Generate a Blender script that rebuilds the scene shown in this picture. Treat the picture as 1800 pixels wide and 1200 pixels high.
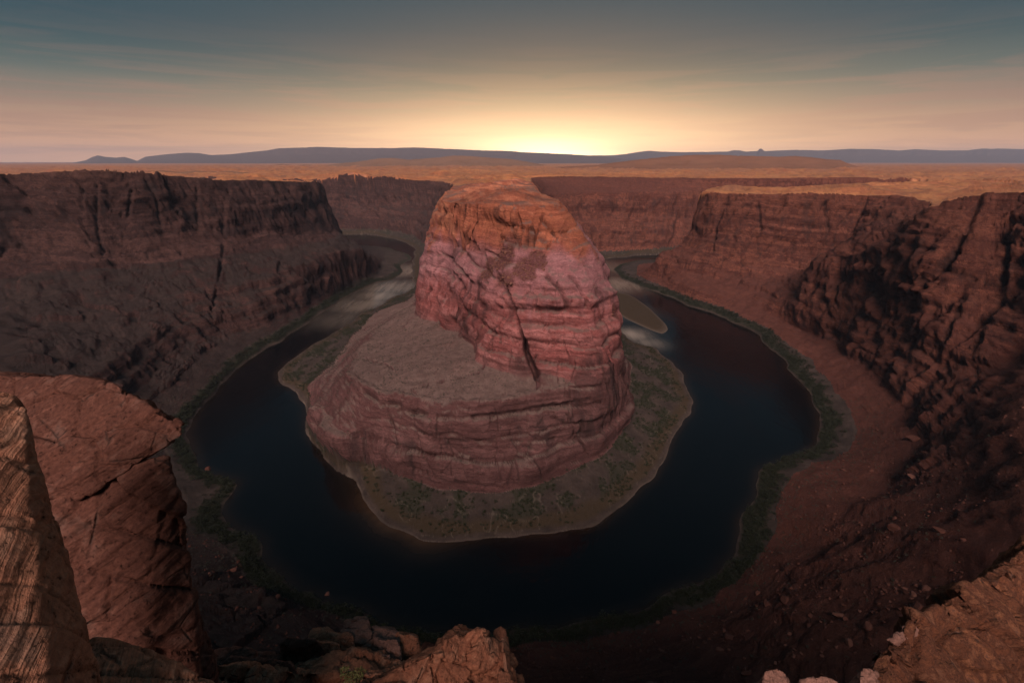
import bpy, bmesh, math, random
import numpy as np
from mathutils import Vector, Matrix, noise as mnoise

random.seed(3)
for o in list(bpy.data.objects):
    bpy.data.objects.remove(o)

# ---------------------------------------------------------------- camera
FPX, EYE = 800.0, 310.0                 # focal length in pixels of an 1800 px wide picture; eye height over the river
PITCH = math.atan(316 / 800)
scene = bpy.context.scene
col = scene.collection
cam = bpy.data.cameras.new('camera')
cam.sensor_width = 36.0
cam.lens = 36.0 * FPX / 1800
cam.clip_start, cam.clip_end = 0.1, 120000
camera = bpy.data.objects.new('camera', cam)
camera.location = (0, 0, EYE)
camera.rotation_euler = (math.pi / 2 - PITCH, 0, 0)
col.objects.link(camera)
scene.camera = camera

# ---------------------------------------------------------------- sky, fill lamp, exposure
SUN_AZ = math.radians(4.0)              # the glow stands a little right of straight ahead (+y)
world = bpy.data.worlds.new('World')
scene.world = world
world.use_nodes = True
wn = world.node_tree
wn.nodes.clear()
EXPOSURE = 0.0
def wnode(t, **k):
    n = wn.nodes.new(t)
    for a, b in k.items(): setattr(n, a, b)
    return n
def wput(s, v):
    if hasattr(v, 'is_output'): wn.links.new(v, s)
    else: s.default_value = v
def wmath(op, a, b=0.0, clamp=False):
    n = wnode('ShaderNodeMath', operation=op, use_clamp=clamp); wput(n.inputs[0], a); wput(n.inputs[1], b); return n.outputs[0]
def wmix(f, a, b, mode='MIX'):
    n = wnode('ShaderNodeMix', data_type='RGBA', blend_type=mode)
    for i, v in ((0, f), (6, a), (7, b)):
        wput(n.inputs[i], (*v, 1) if isinstance(v, tuple) else v)
    return n.outputs[2]
def wramp(f, stops):
    n = wnode('ShaderNodeValToRGB'); wput(n.inputs[0], f); r = n.color_ramp; r.interpolation = 'CARDINAL'
    while len(r.elements) < len(stops): r.elements.new(.5)
    for e, (p, c) in zip(r.elements, stops): e.position = p; e.color = (*c, 1)
    return n.outputs[0]
sky = wnode('ShaderNodeTexSky', sky_type='NISHITA', sun_disc=False)
sky.sun_elevation = math.radians(1.5)
sky.sun_rotation = SUN_AZ
sky.altitude = 1200
tc = wnode('ShaderNodeTexCoord')
sep = wnode('ShaderNodeSeparateXYZ'); wn.links.new(tc.outputs['Generated'], sep.inputs[0])
dx, dy, dz = sep.outputs
el = wmath('MULTIPLY', wmath('ARCSINE', dz), 180 / math.pi)                       # elevation in degrees
azd = wmath('MULTIPLY', wmath('ABSOLUTE', wmath('SUBTRACT', wmath('ARCTAN2', dx, dy), SUN_AZ)), 180 / math.pi)
e01 = wmath('MAXIMUM', wmath('DIVIDE', el, 90.0), 0.0)
dusk = wramp(wmath('POWER', e01, .5), [(0.0, (1.05, .52, .29)), (.10, (.92, .46, .26)), (.15, (.70, .37, .22)), (.22, (.38, .24, .17)), (.277, (.135, .15, .133)), (.318, (.042, .092, .104)),
                                       (.36, (.018, .066, .091)), (.6, (.022, .068, .095)), (1.0, (.024, .07, .098))])
# warm glow round the point where the sun went down: wide along the horizon, lower upwards
g1 = wmath('ADD', wmath('POWER', wmath('DIVIDE', azd, 21.0), 2.0), wmath('POWER', wmath('DIVIDE', el, 4.6), 2.0))
g2 = wmath('ADD', wmath('POWER', wmath('DIVIDE', azd, 30.0), 2.0), wmath('POWER', wmath('DIVIDE', el, 10.5), 2.0))
glow1 = wmath('EXPONENT', wmath('MULTIPLY', g1, -1.0)); glow2 = wmath('EXPONENT', wmath('MULTIPLY', g2, -1.0))
# thin high cloud drawn out along the horizon
cv = wnode('ShaderNodeCombineXYZ'); wput(cv.inputs[0], wmath('MULTIPLY', azd, .045)); wput(cv.inputs[1], wmath('MULTIPLY', el, .75)); wput(cv.inputs[2], wmath('MULTIPLY', dx, .8))
nz = wnode('ShaderNodeTexNoise'); wput(nz.inputs['Vector'], cv.outputs[0]); nz.inputs['Scale'].default_value = 1.3; nz.inputs['Detail'].default_value = 6
nz.inputs['Roughness'].default_value = .6; nz.inputs['Distortion'].default_value = .6
cl = wramp(nz.outputs[0], [(.46, (0, 0, 0)), (.58, (1, 1, 1))])
band = wmath('MULTIPLY', wmath('EXPONENT', wmath('MULTIPLY', wmath('POWER', wmath('DIVIDE', wmath('SUBTRACT', el, 4.0), 4.5), 2.0), -1.0)), .42)
col1 = wmix(wmath('MULTIPLY', cl, band), dusk, (.36, .19, .15))
col2 = wmix(1.0, col1, wmix(glow2, (0.0, 0.0, 0.0), (.52, .26, .075)), 'ADD')
col3 = wmix(1.0, col2, wmix(glow1, (0.0, 0.0, 0.0), (1.2, .9, .5)), 'ADD')
g3 = wmath('ADD', wmath('POWER', wmath('DIVIDE', azd, 7.0), 2.0), wmath('POWER', wmath('DIVIDE', el, 1.7), 2.0))
col3 = wmix(1.0, col3, wmix(wmath('EXPONENT', wmath('MULTIPLY', g3, -1.0)), (0.0, 0.0, 0.0), (3.0, 2.3, 1.3)), 'ADD')
col4 = wmix(1.0, col3, wmix(1.0, sky.outputs[0], (.004, .004, .004), 'MULTIPLY'), 'ADD')
bg = wnode('ShaderNodeBackground')
wput(bg.inputs[0], col4)
bg.inputs['Strength'].default_value = 1.0
wo = wnode('ShaderNodeOutputWorld')
wn.links.new(bg.outputs[0], wo.inputs[0])
SUN_E, FILL_ANG, FILL_COL, FILL_EL, FILL_AZ = 4.5, 30, (1, .74, .65), 43, 189  # SUN_E is the energy of the added fill lamp

fill_lamp = bpy.data.lights.new('fill_lamp', 'SUN')  # lamp added behind the camera to fill the land, opposite the sunset glow
fill_lamp.energy = SUN_E
fill_lamp.angle = math.radians(FILL_ANG)
fill_lamp.color = FILL_COL
fill_lamp_obj = bpy.data.objects.new('fill_lamp', fill_lamp)
_el, _az = math.radians(FILL_EL), math.radians(FILL_AZ)
_d = Vector((math.sin(_az) * math.cos(_el), math.cos(_az) * math.cos(_el), math.sin(_el)))
fill_lamp_obj.rotation_euler = _d.to_track_quat('Z', 'Y').to_euler()
col.objects.link(fill_lamp_obj)
scene.view_settings.view_transform = 'Standard'
scene.view_settings.look = 'None'
scene.view_settings.gamma = 1.0
scene.view_settings.use_curve_mapping = False
scene.view_settings.exposure = EXPOSURE
scene.render.engine = 'CYCLES'
scene.cycles.max_bounces = 4
scene.cycles.diffuse_bounces = 2
scene.cycles.glossy_bounces = 2
scene.cycles.volume_bounces = 0
scene.cycles.use_denoising = True

# ---------------------------------------------------------------- materials
class NT:
    def __init__(s, name):
        s.m = bpy.data.materials.new(name); s.m.use_nodes = True
        s.t = s.m.node_tree; s.t.nodes.clear()
        s.out = s.n('ShaderNodeOutputMaterial'); s.b = s.n('ShaderNodeBsdfPrincipled')
        s.t.links.new(s.b.outputs[0], s.out.inputs[0])
        s.geo = s.n('ShaderNodeNewGeometry')
    def n(s, t, **k):
        n = s.t.nodes.new(t)
        for a, b in k.items(): setattr(n, a, b)
        return n
    def put(s, sock, v):
        if hasattr(v, 'is_output'): s.t.links.new(v, sock)
        elif isinstance(v, (tuple, list)) and len(v) == 3 and len(getattr(sock, 'default_value', (0,) * 3)) == 4: sock.default_value = (*v, 1)
        else: sock.default_value = v
    def math(s, op, a, b=None, clamp=False):
        n = s.n('ShaderNodeMath', operation=op, use_clamp=clamp); s.put(n.inputs[0], a)
        if b is not None: s.put(n.inputs[1], b)
        return n.outputs[0]
    def scale(s, v, k):
        n = s.n('ShaderNodeVectorMath', operation='MULTIPLY'); s.put(n.inputs[0], v); n.inputs[1].default_value = k
        return n.outputs[0]
    def add(s, a, b):
        n = s.n('ShaderNodeVectorMath', operation='ADD'); s.put(n.inputs[0], a); s.put(n.inputs[1], b)
        return n.outputs[0]
    def noise(s, vec, scale=1.0, detail=3, rough=.55, dist=0.0, colour=False):
        n = s.n('ShaderNodeTexNoise'); s.put(n.inputs['Vector'], vec); n.inputs['Scale'].default_value = scale
        n.inputs['Detail'].default_value = detail; n.inputs['Roughness'].default_value = rough; n.inputs['Distortion'].default_value = dist
        return n.outputs['Color' if colour else 'Fac']
    def ramp(s, f, stops, interp='LINEAR'):
        n = s.n('ShaderNodeValToRGB'); s.put(n.inputs[0], f); r = n.color_ramp; r.interpolation = interp
        while len(r.elements) < len(stops): r.elements.new(.5)
        for e, (p, c) in zip(r.elements, stops):
            e.position = p; e.color = (*c, 1) if isinstance(c, tuple) else (c, c, c, 1)
        return n.outputs[0]
    def mix(s, f, a, b, mode='MIX'):
        n = s.n('ShaderNodeMix', data_type='RGBA', blend_type=mode)
        s.put(n.inputs[0], f); s.put(n.inputs[6], a); s.put(n.inputs[7], b)
        return n.outputs[2]
    def attr(s, name):
        return s.n('ShaderNodeAttribute', attribute_name=name).outputs['Fac']
    def xyz(s, v):
        n = s.n('ShaderNodeSeparateXYZ'); s.put(n.inputs[0], v); return n.outputs
    def bump(s, h, strength, dist, normal=None):
        n = s.n('ShaderNodeBump'); s.put(n.inputs['Height'], h); n.inputs['Strength'].default_value = strength; n.inputs['Distance'].default_value = dist
        if normal is not None: s.put(n.inputs['Normal'], normal)
        return n.outputs[0]

def rock_material(name, cols, varnish=.7, vcol=(.03, .022, .022), soilcol=(.15, .062, .042), pink=None, grain=1.0, sheen=False, strata=1.0, alt=()):
    """Canyon rock: beds and varnish come with the surface, the nodes add thin strata, mottling, soil cover and grain."""
    q = NT(name)
    pos = q.geo.outputs['Position']
    k = len(cols)
    mott = q.noise(pos, .10, 4, .7)
    X, Y_, Z_ = q.xyz(pos)
    zz = q.math('ADD', q.math('ADD', Z_, q.math('MULTIPLY', X, .05)), q.math('MULTIPLY', mott, 9.0))
    cv = q.n('ShaderNodeCombineXYZ'); q.put(cv.inputs[0], q.math('MULTIPLY', X, .012)); q.put(cv.inputs[1], q.math('MULTIPLY', Y_, .012)); q.put(cv.inputs[2], q.math('MULTIPLY', zz, .42))
    lam = q.noise(cv.outputs[0], 1.0, 5, .78)
    f = q.math('ADD', q.attr('band'), q.math('MULTIPLY', q.math('SUBTRACT', mott, .5), .5))
    base = q.ramp(f, [(.12 + .76 * i / (k - 1), c) for i, c in enumerate(cols)])
    for an, ac in alt:
        base = q.mix(q.attr(an), base, q.ramp(f, [(.12 + .76 * i / (len(ac) - 1), c) for i, c in enumerate(ac)]))
    gr = q.noise(q.scale(pos, (.5, .5, 1.0)), 1.0, 5, .8)
    base = q.mix(1.0, base, q.ramp(gr, [(.28, 1 - .5 * grain), (.5, 1.0), (.72, 1 + .55 * grain)]), 'MULTIPLY')
    if pink:
        base = q.mix(q.ramp(mott, [(.5, 0.0), (.66, .8)]), base, pink)
    base = q.mix(strata, base, q.mix(1.0, base, q.ramp(lam, [(.30, .42), (.43, .9), (.52, 1.0), (.68, 1.5)]), 'MULTIPLY'))
    base = q.mix(q.math('MULTIPLY', q.attr('varn'), q.ramp(gr, [(.3, varnish), (.75, varnish * .6)])), base, vcol)
    base = q.mix(q.math('MULTIPLY', q.attr('joint'), .6), base, (.03, .018, .016))
    sc = q.mix(q.ramp(mott, [(.35, 0.0), (.65, 1.0)]), soilcol, tuple(c * 1.6 for c in soilcol))
    sc = q.mix(q.ramp(gr, [(.54, 0.0), (.64, .6)]), sc, (.045, .04, .03))
    base = q.mix(q.math('MULTIPLY', q.attr('soil'), q.ramp(gr, [(.3, 1.0), (.65, .6)])), base, sc)
    base = q.mix(q.math('MULTIPLY', q.attr('rubble'), q.ramp(gr, [(.35, 1.0), (.6, .6)])), base, (.085, .03, .027))
    q.put(q.b.inputs['Base Color'], base)
    q.put(q.b.inputs['Roughness'], .92)
    q.b.inputs['Specular IOR Level'].default_value = .12
    if sheen:
        q.b.inputs['Roughness'].default_value = .5; q.b.inputs['Specular IOR Level'].default_value = .8
    h = q.math('ADD', q.math('MULTIPLY', gr, .8 * grain), q.math('MULTIPLY', lam, 1.1 * strata))
    q.put(q.b.inputs['Normal'], q.bump(h, 1.0, 2.8))
    return q.m

def stone_material(name, cols):
    q = NT(name)
    n1 = q.noise(q.geo.outputs['Position'], .8, 4, .7)
    oi = q.n('ShaderNodeObjectInfo')
    f = q.math('ADD', q.math('MULTIPLY', n1, .6), q.math('MULTIPLY', oi.outputs['Random'], .4))
    q.put(q.b.inputs['Base Color'], q.ramp(f, [(.25 + .5 * i / (len(cols) - 1), c) for i, c in enumerate(cols)]))
    q.b.inputs['Roughness'].default_value = .92; q.b.inputs['Specular IOR Level'].default_value = .15
    return q.m

def bank_material():
    q = NT('river_bank_ground')
    pos = q.geo.outputs['Position']
    n1 = q.noise(pos, .05, 5, .65); n2 = q.noise(pos, .3, 5, .7)
    earth = q.mix(q.ramp(n1, [(.35, 0.0), (.65, 1.0)]), (.032, .024, .021), (.068, .05, .043))
    earth = q.mix(q.ramp(n2, [(.4, 0.0), (.7, .6)]), earth, (.028, .025, .022))
    c = q.mix(q.attr('veg'), earth, q.mix(n2, (.018, .02, .013), (.038, .036, .025)))
    c = q.mix(q.attr('grass'), c, q.mix(n2, (.032, .024, .016), (.058, .041, .026)))
    c = q.mix(q.attr('sand'), c, q.mix(n2, (.09, .07, .056), (.2, .165, .135)))
    q.put(q.b.inputs['Base Color'], c); q.b.inputs['Roughness'].default_value = .95; q.b.inputs['Specular IOR Level'].default_value = .1
    q.put(q.b.inputs['Normal'], q.bump(n2, .8, 1.0))
    return q.m

def water_material():
    q = NT('river_water')
    pos = q.geo.outputs['Position']
    sh = q.attr('shallow')
    flow = q.noise(q.scale(pos, (.06, .009, .02)), 1.0, 4, .6, .25)
    deep = q.mix(q.math('MULTIPLY', q.attr('sky_sheen'), q.ramp(flow, [(.36, .55), (.64, 1.0)])), (.0012, .0017, .0024), (.24, .205, .17))  # pale sky reflection of the river arms, painted into the base colour
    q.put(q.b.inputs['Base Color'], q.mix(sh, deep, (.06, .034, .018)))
    q.b.inputs['Roughness'].default_value = .09
    q.b.inputs['IOR'].default_value = 1.33
    q.b.inputs['Specular IOR Level'].default_value = .4
    rip = q.noise(q.scale(pos, (.10, .05, .1)), 1.0, 4, .6, .6)
    rip2 = q.noise(q.scale(pos, (.012, .007, .01)), 1.0, 3, .5, .8)
    q.put(q.b.inputs['Roughness'], q.ramp(rip2, [(.38, .05), (.62, .22)]))
    q.put(q.b.inputs['Normal'], q.bump(rip, .5, .9))
    return q.m

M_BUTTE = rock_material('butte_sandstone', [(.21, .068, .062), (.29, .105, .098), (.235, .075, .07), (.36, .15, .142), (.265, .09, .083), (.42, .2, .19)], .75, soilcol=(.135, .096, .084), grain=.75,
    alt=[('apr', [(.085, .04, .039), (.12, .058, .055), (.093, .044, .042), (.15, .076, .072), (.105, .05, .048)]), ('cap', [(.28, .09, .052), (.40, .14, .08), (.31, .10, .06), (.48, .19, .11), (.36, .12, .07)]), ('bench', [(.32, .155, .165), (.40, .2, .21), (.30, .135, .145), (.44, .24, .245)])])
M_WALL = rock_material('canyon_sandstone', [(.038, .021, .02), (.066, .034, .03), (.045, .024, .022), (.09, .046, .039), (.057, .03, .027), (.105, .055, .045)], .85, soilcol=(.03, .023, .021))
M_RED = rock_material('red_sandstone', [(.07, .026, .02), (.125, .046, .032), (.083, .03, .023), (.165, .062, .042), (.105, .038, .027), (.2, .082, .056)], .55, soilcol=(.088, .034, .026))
M_TOP = rock_material('plateau_slickrock', [(.26, .085, .032), (.42, .15, .052), (.30, .10, .038), (.52, .205, .075), (.37, .13, .047)], .8, vcol=(.07, .045, .025), soilcol=(.36, .155, .052), sheen=True, strata=.6)
M_BANK = bank_material()
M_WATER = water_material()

# ---------------------------------------------------------------- plan of the canyon
# A traced pixel gives a direction; the height (third number) or the distance ('y') or a plan point ('p')
# says where on the ground it lies.  F, PITCH and EYE describe the camera over the water level z = 0.
def unproject(u, v, z=None, y=None):
    a, b = (u - 900.0) / FPX, (600.0 - v) / FPX
    dx, dy, dz = a, math.cos(PITCH) + b * math.sin(PITCH), -math.sin(PITCH) + b * math.cos(PITCH)
    t = (z - EYE) / dz if z is not None else y / dy
    return (dx * t, dy * t, EYE + dz * t)

def project(x, y, z):
    d = y * math.cos(PITCH) - (z - EYE) * math.sin(PITCH)
    h = y * math.sin(PITCH) + (z - EYE) * math.cos(PITCH)
    return 900 + FPX * x / d, 600 - FPX * h / d

def line(pts, z0=None):
    out = []
    for p in pts:
        if p[0] == 'p':
            out.append((p[1], p[2], p[3] if len(p) > 3 else z0))
        elif p[0] == 'y':
            out.append(unproject(p[1], p[2], y=p[3]))
        else:
            out.append(unproject(p[0], p[1], z=p[2] if len(p) > 2 else z0))
    return np.array(out, float)

P, Y = 'p', 'y'
INNER = [
 line([(P,-4000,2150),(P,-1500,2120),(P,-800,2110),(650,413),(687,419),(710,426),(729,438),(P,-330,1500),(P,-290,1300),(725,507),(690,524),(654,542),(632,555),
  (580,590),(530,620),(500,642),(489,660),(497,672),(525,688),(536,720),(545,765),(575,805),(605,830),(635,870),(650,895),(690,925),
  (740,946),(800,953),(860,953),(940,948),(1010,932),(1070,905),(1120,868),(1155,820),(1180,770),(1207,735),(1212,700),(1203,668),
  (1180,635),(1150,612),(1115,603),(P,210,850),(P,195,1000),(P,185,1200),(P,220,1450),(1055,457),(1100,452),(1139,448),(P,900,1680),(P,1500,1700),(P,4000,1700)],0),
 line([(P,-4000,2200,20),(P,-1500,2170,20),(P,-800,2150,20),(P,-560,2090,20),(P,-420,1960,16),(P,-330,1750,16),(P,-280,1500,14),(P,-250,1300,14),(728,523),(690,537),(655,556),
  (617,600),(583,640),(556,664),(545,690),(543,720),(550,760),(580,800),(610,818),(646,823),(700,836),(750,848),(810,860),(875,866),
  (930,855),(985,840),(1030,820),(1075,790),(1098,755),(1106,700),(1108,660),(P,180,700),(P,175,850),(P,160,1050),(P,150,1250),
  (P,180,1480),(P,300,1600),(P,900,1730,20),(P,1500,1750,20),(P,4000,1750,20)],14),
 line([(P,-4000,2215,70),(P,-1500,2185,80),(P,-800,2170,80),(P,-560,2110,80),(P,-400,1970,70),(P,-310,1760,70),(P,-260,1500,70),(P,-225,1250,60),(735,527,28),(697,541,30),(664,564,32),
  (628,604,35),(598,642,38),(572,676,40),(562,712,42),(572,752,42),(610,783,45),(680,790,45),(760,792,46),(850,790,47),(930,785,47),
  (1000,772,47),(1060,748,46),(1092,715,45),(1102,670,45),(P,160,620,45),(P,162,720,45),(P,155,860,60),(P,140,1050,70),(P,130,1250,75),
  (P,160,1500,80),(P,290,1630,80),(P,900,1750,80),(P,1500,1765,80),(P,4000,1765,80)],45),
 line([(P,-4000,2225,110),(P,-1500,2195,110),(P,-800,2182,110),(P,-550,2125,110),(P,-380,1985,100),(P,-290,1770,100),(P,-245,1500,95),(P,-208,1250,90),(733,533,58),(702,546,60),(670,572,62),
  (636,610,66),(607,655,74),(642,677,84),(667,693,85),(700,697,86),(740,703,86),(783,711,87),(846,710,88),(896,705,89),(946,695,90),
  (1017,684,92),(1060,678,93),(1097,664,92),(P,142,580,92),(P,150,700,92),(P,142,860,100),(P,128,1050,110),(P,118,1250,110),
  (P,150,1520,110),(P,280,1650,110),(P,900,1765,110),(P,1500,1780,110),(P,4000,1780,110)],85),
 line([(P,-4000,2240,125),(P,-1500,2205,125),(P,-800,2195,125),(P,-540,2140,125),(P,-360,2000,120),(P,-275,1780,120),(P,-230,1500,115),(P,-192,1250,112),(735,535,80),(775,573,90),(805,583,96),
  (828,608,98),(843,638,99),(878,650,100),(943,655,101),(1020,666,100),(1075,670,98),(1099,655,98),(P,134,560,98),(P,142,690,100),
  (P,134,860,110),(P,120,1050,120),(P,110,1250,125),(P,140,1540,125),(P,270,1665,125),(P,900,1775,125),(P,1500,1790,125),(P,4000,1790,125)],100),
 line([(P,-4000,2252,165),(P,-1500,2215,165),(P,-800,2207,165),(P,-530,2152,165),(P,-345,2012,160),(P,-260,1790,160),(P,-214,1500,160),(P,-176,1250,158),(Y,736,475,775),(Y,775,478,640),
  (Y,828,489,545),(Y,886,498,480),(Y,962,505,462),(Y,1020,505,464),(Y,1055,507,474),(Y,1083,522,505),(P,127,600,172),(P,128,750,175),
  (P,118,900,175),(P,105,1080,175),(P,98,1260,170),(P,130,1560,165),(P,260,1680,165),(P,900,1790,165),(P,1500,1800,165),(P,4000,1800,165)],190),
 line([(P,-4000,2268,205),(P,-1500,2228,205),(P,-800,2220,205),(P,-520,2165,205),(P,-330,2025,200),(P,-240,1800,200),(P,-195,1500,200),(P,-160,1250,200),(Y,750,420,800),(Y,790,428,660),
  (Y,836,435,564),(Y,905,436,505),(Y,981,440,497),(Y,1036,448,520),(P,98,620,215),(P,105,760,215),(P,98,900,215),(P,88,1080,212),
  (P,80,1260,210),(P,115,1580,205),(P,250,1700,205),(P,900,1805,205),(P,1500,1815,205),(P,4000,1815,205)],225),
 line([(P,-4000,2290,238),(P,-1500,2245,238),(Y,560,321,2190),(Y,640,318,2160),(Y,700,317,2120),(Y,760,318,2070),(Y,787,321,1900),(Y,797,325,1500),
  (Y,789,335,1000),(Y,777,351,740),(Y,806,362,596),(Y,850,358,548),(Y,905,364,526),(Y,950,362,524),(Y,986,358,548),(Y,979,349,640),
  (Y,953,340,770),(Y,941,335,900),(Y,935,321,1300),(Y,934,314,1700),(Y,950,311,1800),(Y,1050,310,1840),(Y,1190,313,1830),
  (P,900,1825,252),(P,1300,1830,254),(P,1500,1830,254),(P,4000,1830,254)],262),
]
OUTER = [
 line([(P,-4000,1950),(P,-1500,1900),(P,-760,1860),(674,434),(700,441),(717,447),(723,456),(707,465),(709,476),(690,491),(668,496),(651,500),(635,509),
  (597,528),(575,542),(550,560),(500,592),(450,622),(410,652),(385,675),(372,695),(345,720),(330,745),(343,785),(350,815),(390,845),
  (412,852),(400,900),(440,950),(490,1000),(560,1045),(620,1075),(700,1100),(780,1112),(880,1115),(960,1105),(1040,1090),(1130,1072),
  (1200,1040),(1260,1008),(1288,960),(1298,910),(1337,868),(1335,832),(1380,802),(1428,778),(1441,745),(1425,700),(1400,660),(1370,625),
  (1330,587),(1280,562),(1220,540),(1160,515),(1110,497),(1085,483),(1080,470),(1100,462),(1139,456),(P,800,1500),(P,1500,1550),(P,4000,1550)],0),
 line([(P,-4000,1900,20),(P,-1500,1840,20),(P,-760,1800,20),(668,440),(676,456),(663,477),(645,490),(620,500),(590,515),(560,535),(500,572),
  (440,605),(400,632),(370,665),(345,690),(300,730),(285,790),(300,850),(330,905),(390,955),(450,1010),(540,1070),(640,1105),(760,1132),
  (880,1140),(1000,1130),(1130,1105),(1230,1072),(1300,1015),(1345,950),(1370,885),(1400,840),(1480,795),(1512,760),(1490,712),(1455,665),
  (1400,612),(1350,578),(1290,550),(1220,525),(1160,500),(1125,485),(1120,472),(1145,462,15),(P,850,1460,20),(P,1500,1500,20),(P,4000,1500,20)],12),
 line([(P,-4000,1880,60),(P,-1500,1825,60),(P,-760,1780,50),(657,450,40),(657,466,36),(640,480,34),(610,490,34),(570,505,34),(520,530,34),(450,562,36),
  (390,580,38),(330,610,40),(270,660,40),(200,720,40),(P,-430,330,40),(P,-350,240,40),(400,1010,35),(500,1080,35),(600,1130,35),(P,-60,190,35),
  (P,20,180,35),(1100,1165,35),(1250,1120,35),(1350,1060,35),(1420,990,38),(1470,920,40),(1540,860,40),(1600,810,40),(1610,760,40),(1580,700,38),
  (1520,650,34),(1450,600,26),(1400,567,26),(1310,533,28),(1220,508,30),(1165,483,32),(1148,468,35),(P,880,1440,50),(P,1500,1480,60),(P,4000,1480,60)],38),
 line([(P,-4000,1865,100),(P,-1500,1815,100),(P,-755,1765,85),(643,442,65),(640,460,65),(620,470,62),(580,482,60),(530,505,58),(460,535,60),(400,547,63),(330,562,68),
  (260,592,74),(190,640,78),(100,720,80),(P,-420,280,80),(P,-330,190,80),(P,-200,150,80),(P,-60,135,80),(P,20,130,80),(P,110,135,80),
  (1450,1100,82),(1560,1000,86),(1650,900,88),(1700,820,90),(1720,760,90),(1700,700,90),(1650,650,86),(1580,610,78),(1500,575,64),(1440,555,55),
  (1390,540,50),(1340,520,46),(1260,490,50),(1190,472,55),(1158,458,60),(P,900,1430,90),(P,1500,1465,100),(P,4000,1465,100)],80),
 line([(P,-4000,1850,130),(P,-1500,1805,130),(P,-745,1750,110),(631,430,90),(628,448,90),(600,455,92),(560,465,92),(500,480,93),(440,492,97),(380,500,102),(300,508,108),
  (210,518,113),(130,524,117),(50,535,120),(0,545,122),(P,-640,380,125),(P,-480,200,130),(P,-300,110,140),(P,-120,55,150),(P,-30,45,150),(P,60,45,150),
  (P,190,95,145),(1800,950,128),(1800,800,128),(1800,700,126),(1800,640,124),(1740,615,120),(1660,600,114),(1590,585,108),(1500,555,96),(1440,530,90),
  (1415,510,82),(1375,492,66),(1320,490,62),(1240,470,68),(1185,455,75),(1165,445,80),(P,920,1415,120),(P,1500,1450,130),(P,4000,1450,130)],120),
 line([(P,-4000,1835,160),(P,-1500,1790,160),(P,-735,1735,150),(Y,618,408,1700),(Y,606,405,1500),(Y,550,408,1250),(Y,480,410,1090),(Y,400,420,970),(Y,300,428,870),
  (Y,210,440,800),(Y,130,447,760),(Y,0,468,720),(P,-850,450,170),(P,-560,150,180),(P,-320,70,190),(P,-120,25,200),(P,-30,18,200),(P,50,18,200),
  (P,210,60,190),(P,420,190,185),(Y,1800,520,490),(Y,1720,490,530),(Y,1640,475,570),(Y,1560,482,610),(Y,1490,500,650),(Y,1437,488,700),(Y,1426,475,770),
  (P,580,870,130),(Y,1480,466,985),(Y,1400,462,1030),(Y,1300,450,1080),(Y,1230,440,1170),(Y,1190,430,1260),(Y,1168,420,1320),(P,940,1400,165),
  (P,1500,1435,165),(P,4000,1435,165)],160),
 line([(P,-4000,1815,205),(P,-1500,1775,205),(P,-720,1715,195),(Y,603,365,1690),(Y,588,362,1560),(Y,545,360,1330),(Y,480,362,1130),(Y,400,366,1005),(Y,300,368,910),
  (Y,150,375,815),(Y,0,385,765),(P,-930,450,230),(P,-600,130,235),(P,-320,45,245),(P,-120,4,255),(P,-30,0,260),(P,40,0,260),(P,220,22,245),
  (P,480,170,232),(Y,1800,420,535),(Y,1700,408,575),(Y,1625,408,610),(Y,1565,424,650),(Y,1542,430,730),(P,650,870,190),(Y,1500,425,1005),(Y,1400,420,1050),
  (Y,1300,410,1110),(Y,1240,405,1200),(Y,1195,395,1300),(Y,1175,385,1360),(P,960,1380,205),(P,1500,1415,205),(P,4000,1415,205)],205),
 line([(P,-4000,1790,240),(P,-1500,1755,240),(P,-900,1720,240),(Y,590,325,1690),(Y,575,322,1560),(Y,525,319,1360),(Y,455,317,1180),(Y,380,316,1050),(Y,300,308,955),
  (Y,235,303,895),(Y,170,299,860),(Y,100,301,830),(Y,0,305,800),(P,-1000,450,292),(P,-640,100,296),(P,-320,18,300),(P,-120,-8,300),(P,-30,-10,298),
  (P,-8,-11,298),(P,8,-11,298),(P,40,-10,298),(P,230,5,300),(P,520,150,290),(Y,1800,337,580),(Y,1740,340,605),(Y,1690,345,630),(Y,1655,362,655),(Y,1650,370,760),
  (Y,1630,358,880),(Y,1590,345,965),(Y,1500,342,1030),(Y,1400,340,1085),(Y,1300,342,1150),(Y,1218,338,1250),(Y,1187,349,1350),(Y,1183,344,1430),(P,980,1360,250),
  (P,1300,1385,264),(P,1500,1395,264),(P,4000,1395,264)],265),
]
NLEV = len(INNER)

def smooth_line(p, n_max=12.0, jit=0.0):
    """Catmull-Rom through the traced points, so that shores and rims curve."""
    q = np.vstack([2 * p[0] - p[1], p, 2 * p[-1] - p[-2]])
    out = []
    for i in range(1, len(q) - 2):
        L = np.hypot(*(q[i + 1] - q[i])[:2])
        n = int(min(6, max(1, L / n_max)))
        for s in np.arange(n) / n:
            a = .5 * ((2 * q[i]) + (-q[i - 1] + q[i + 1]) * s + (2 * q[i - 1] - 5 * q[i] + 4 * q[i + 1] - q[i + 2]) * s * s
                      + (-q[i - 1] + 3 * q[i] - 3 * q[i + 1] + q[i + 2]) * s ** 3)
            lin = q[i] * (1 - s) + q[i + 1] * s
            out.append(lin * .35 + a * .65 if L < 400 else lin)
    out.append(q[-2])
    return np.array(out)

# ---------------------------------------------------------------- vectorised gradient noise
_rng = np.random.RandomState(7)
_perm = np.concatenate([_rng.permutation(256)] * 3).astype(np.int32)
_grad = _rng.normal(size=(256, 3)).astype(np.float32)
_grad /= np.linalg.norm(_grad, axis=1)[:, None]

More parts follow.
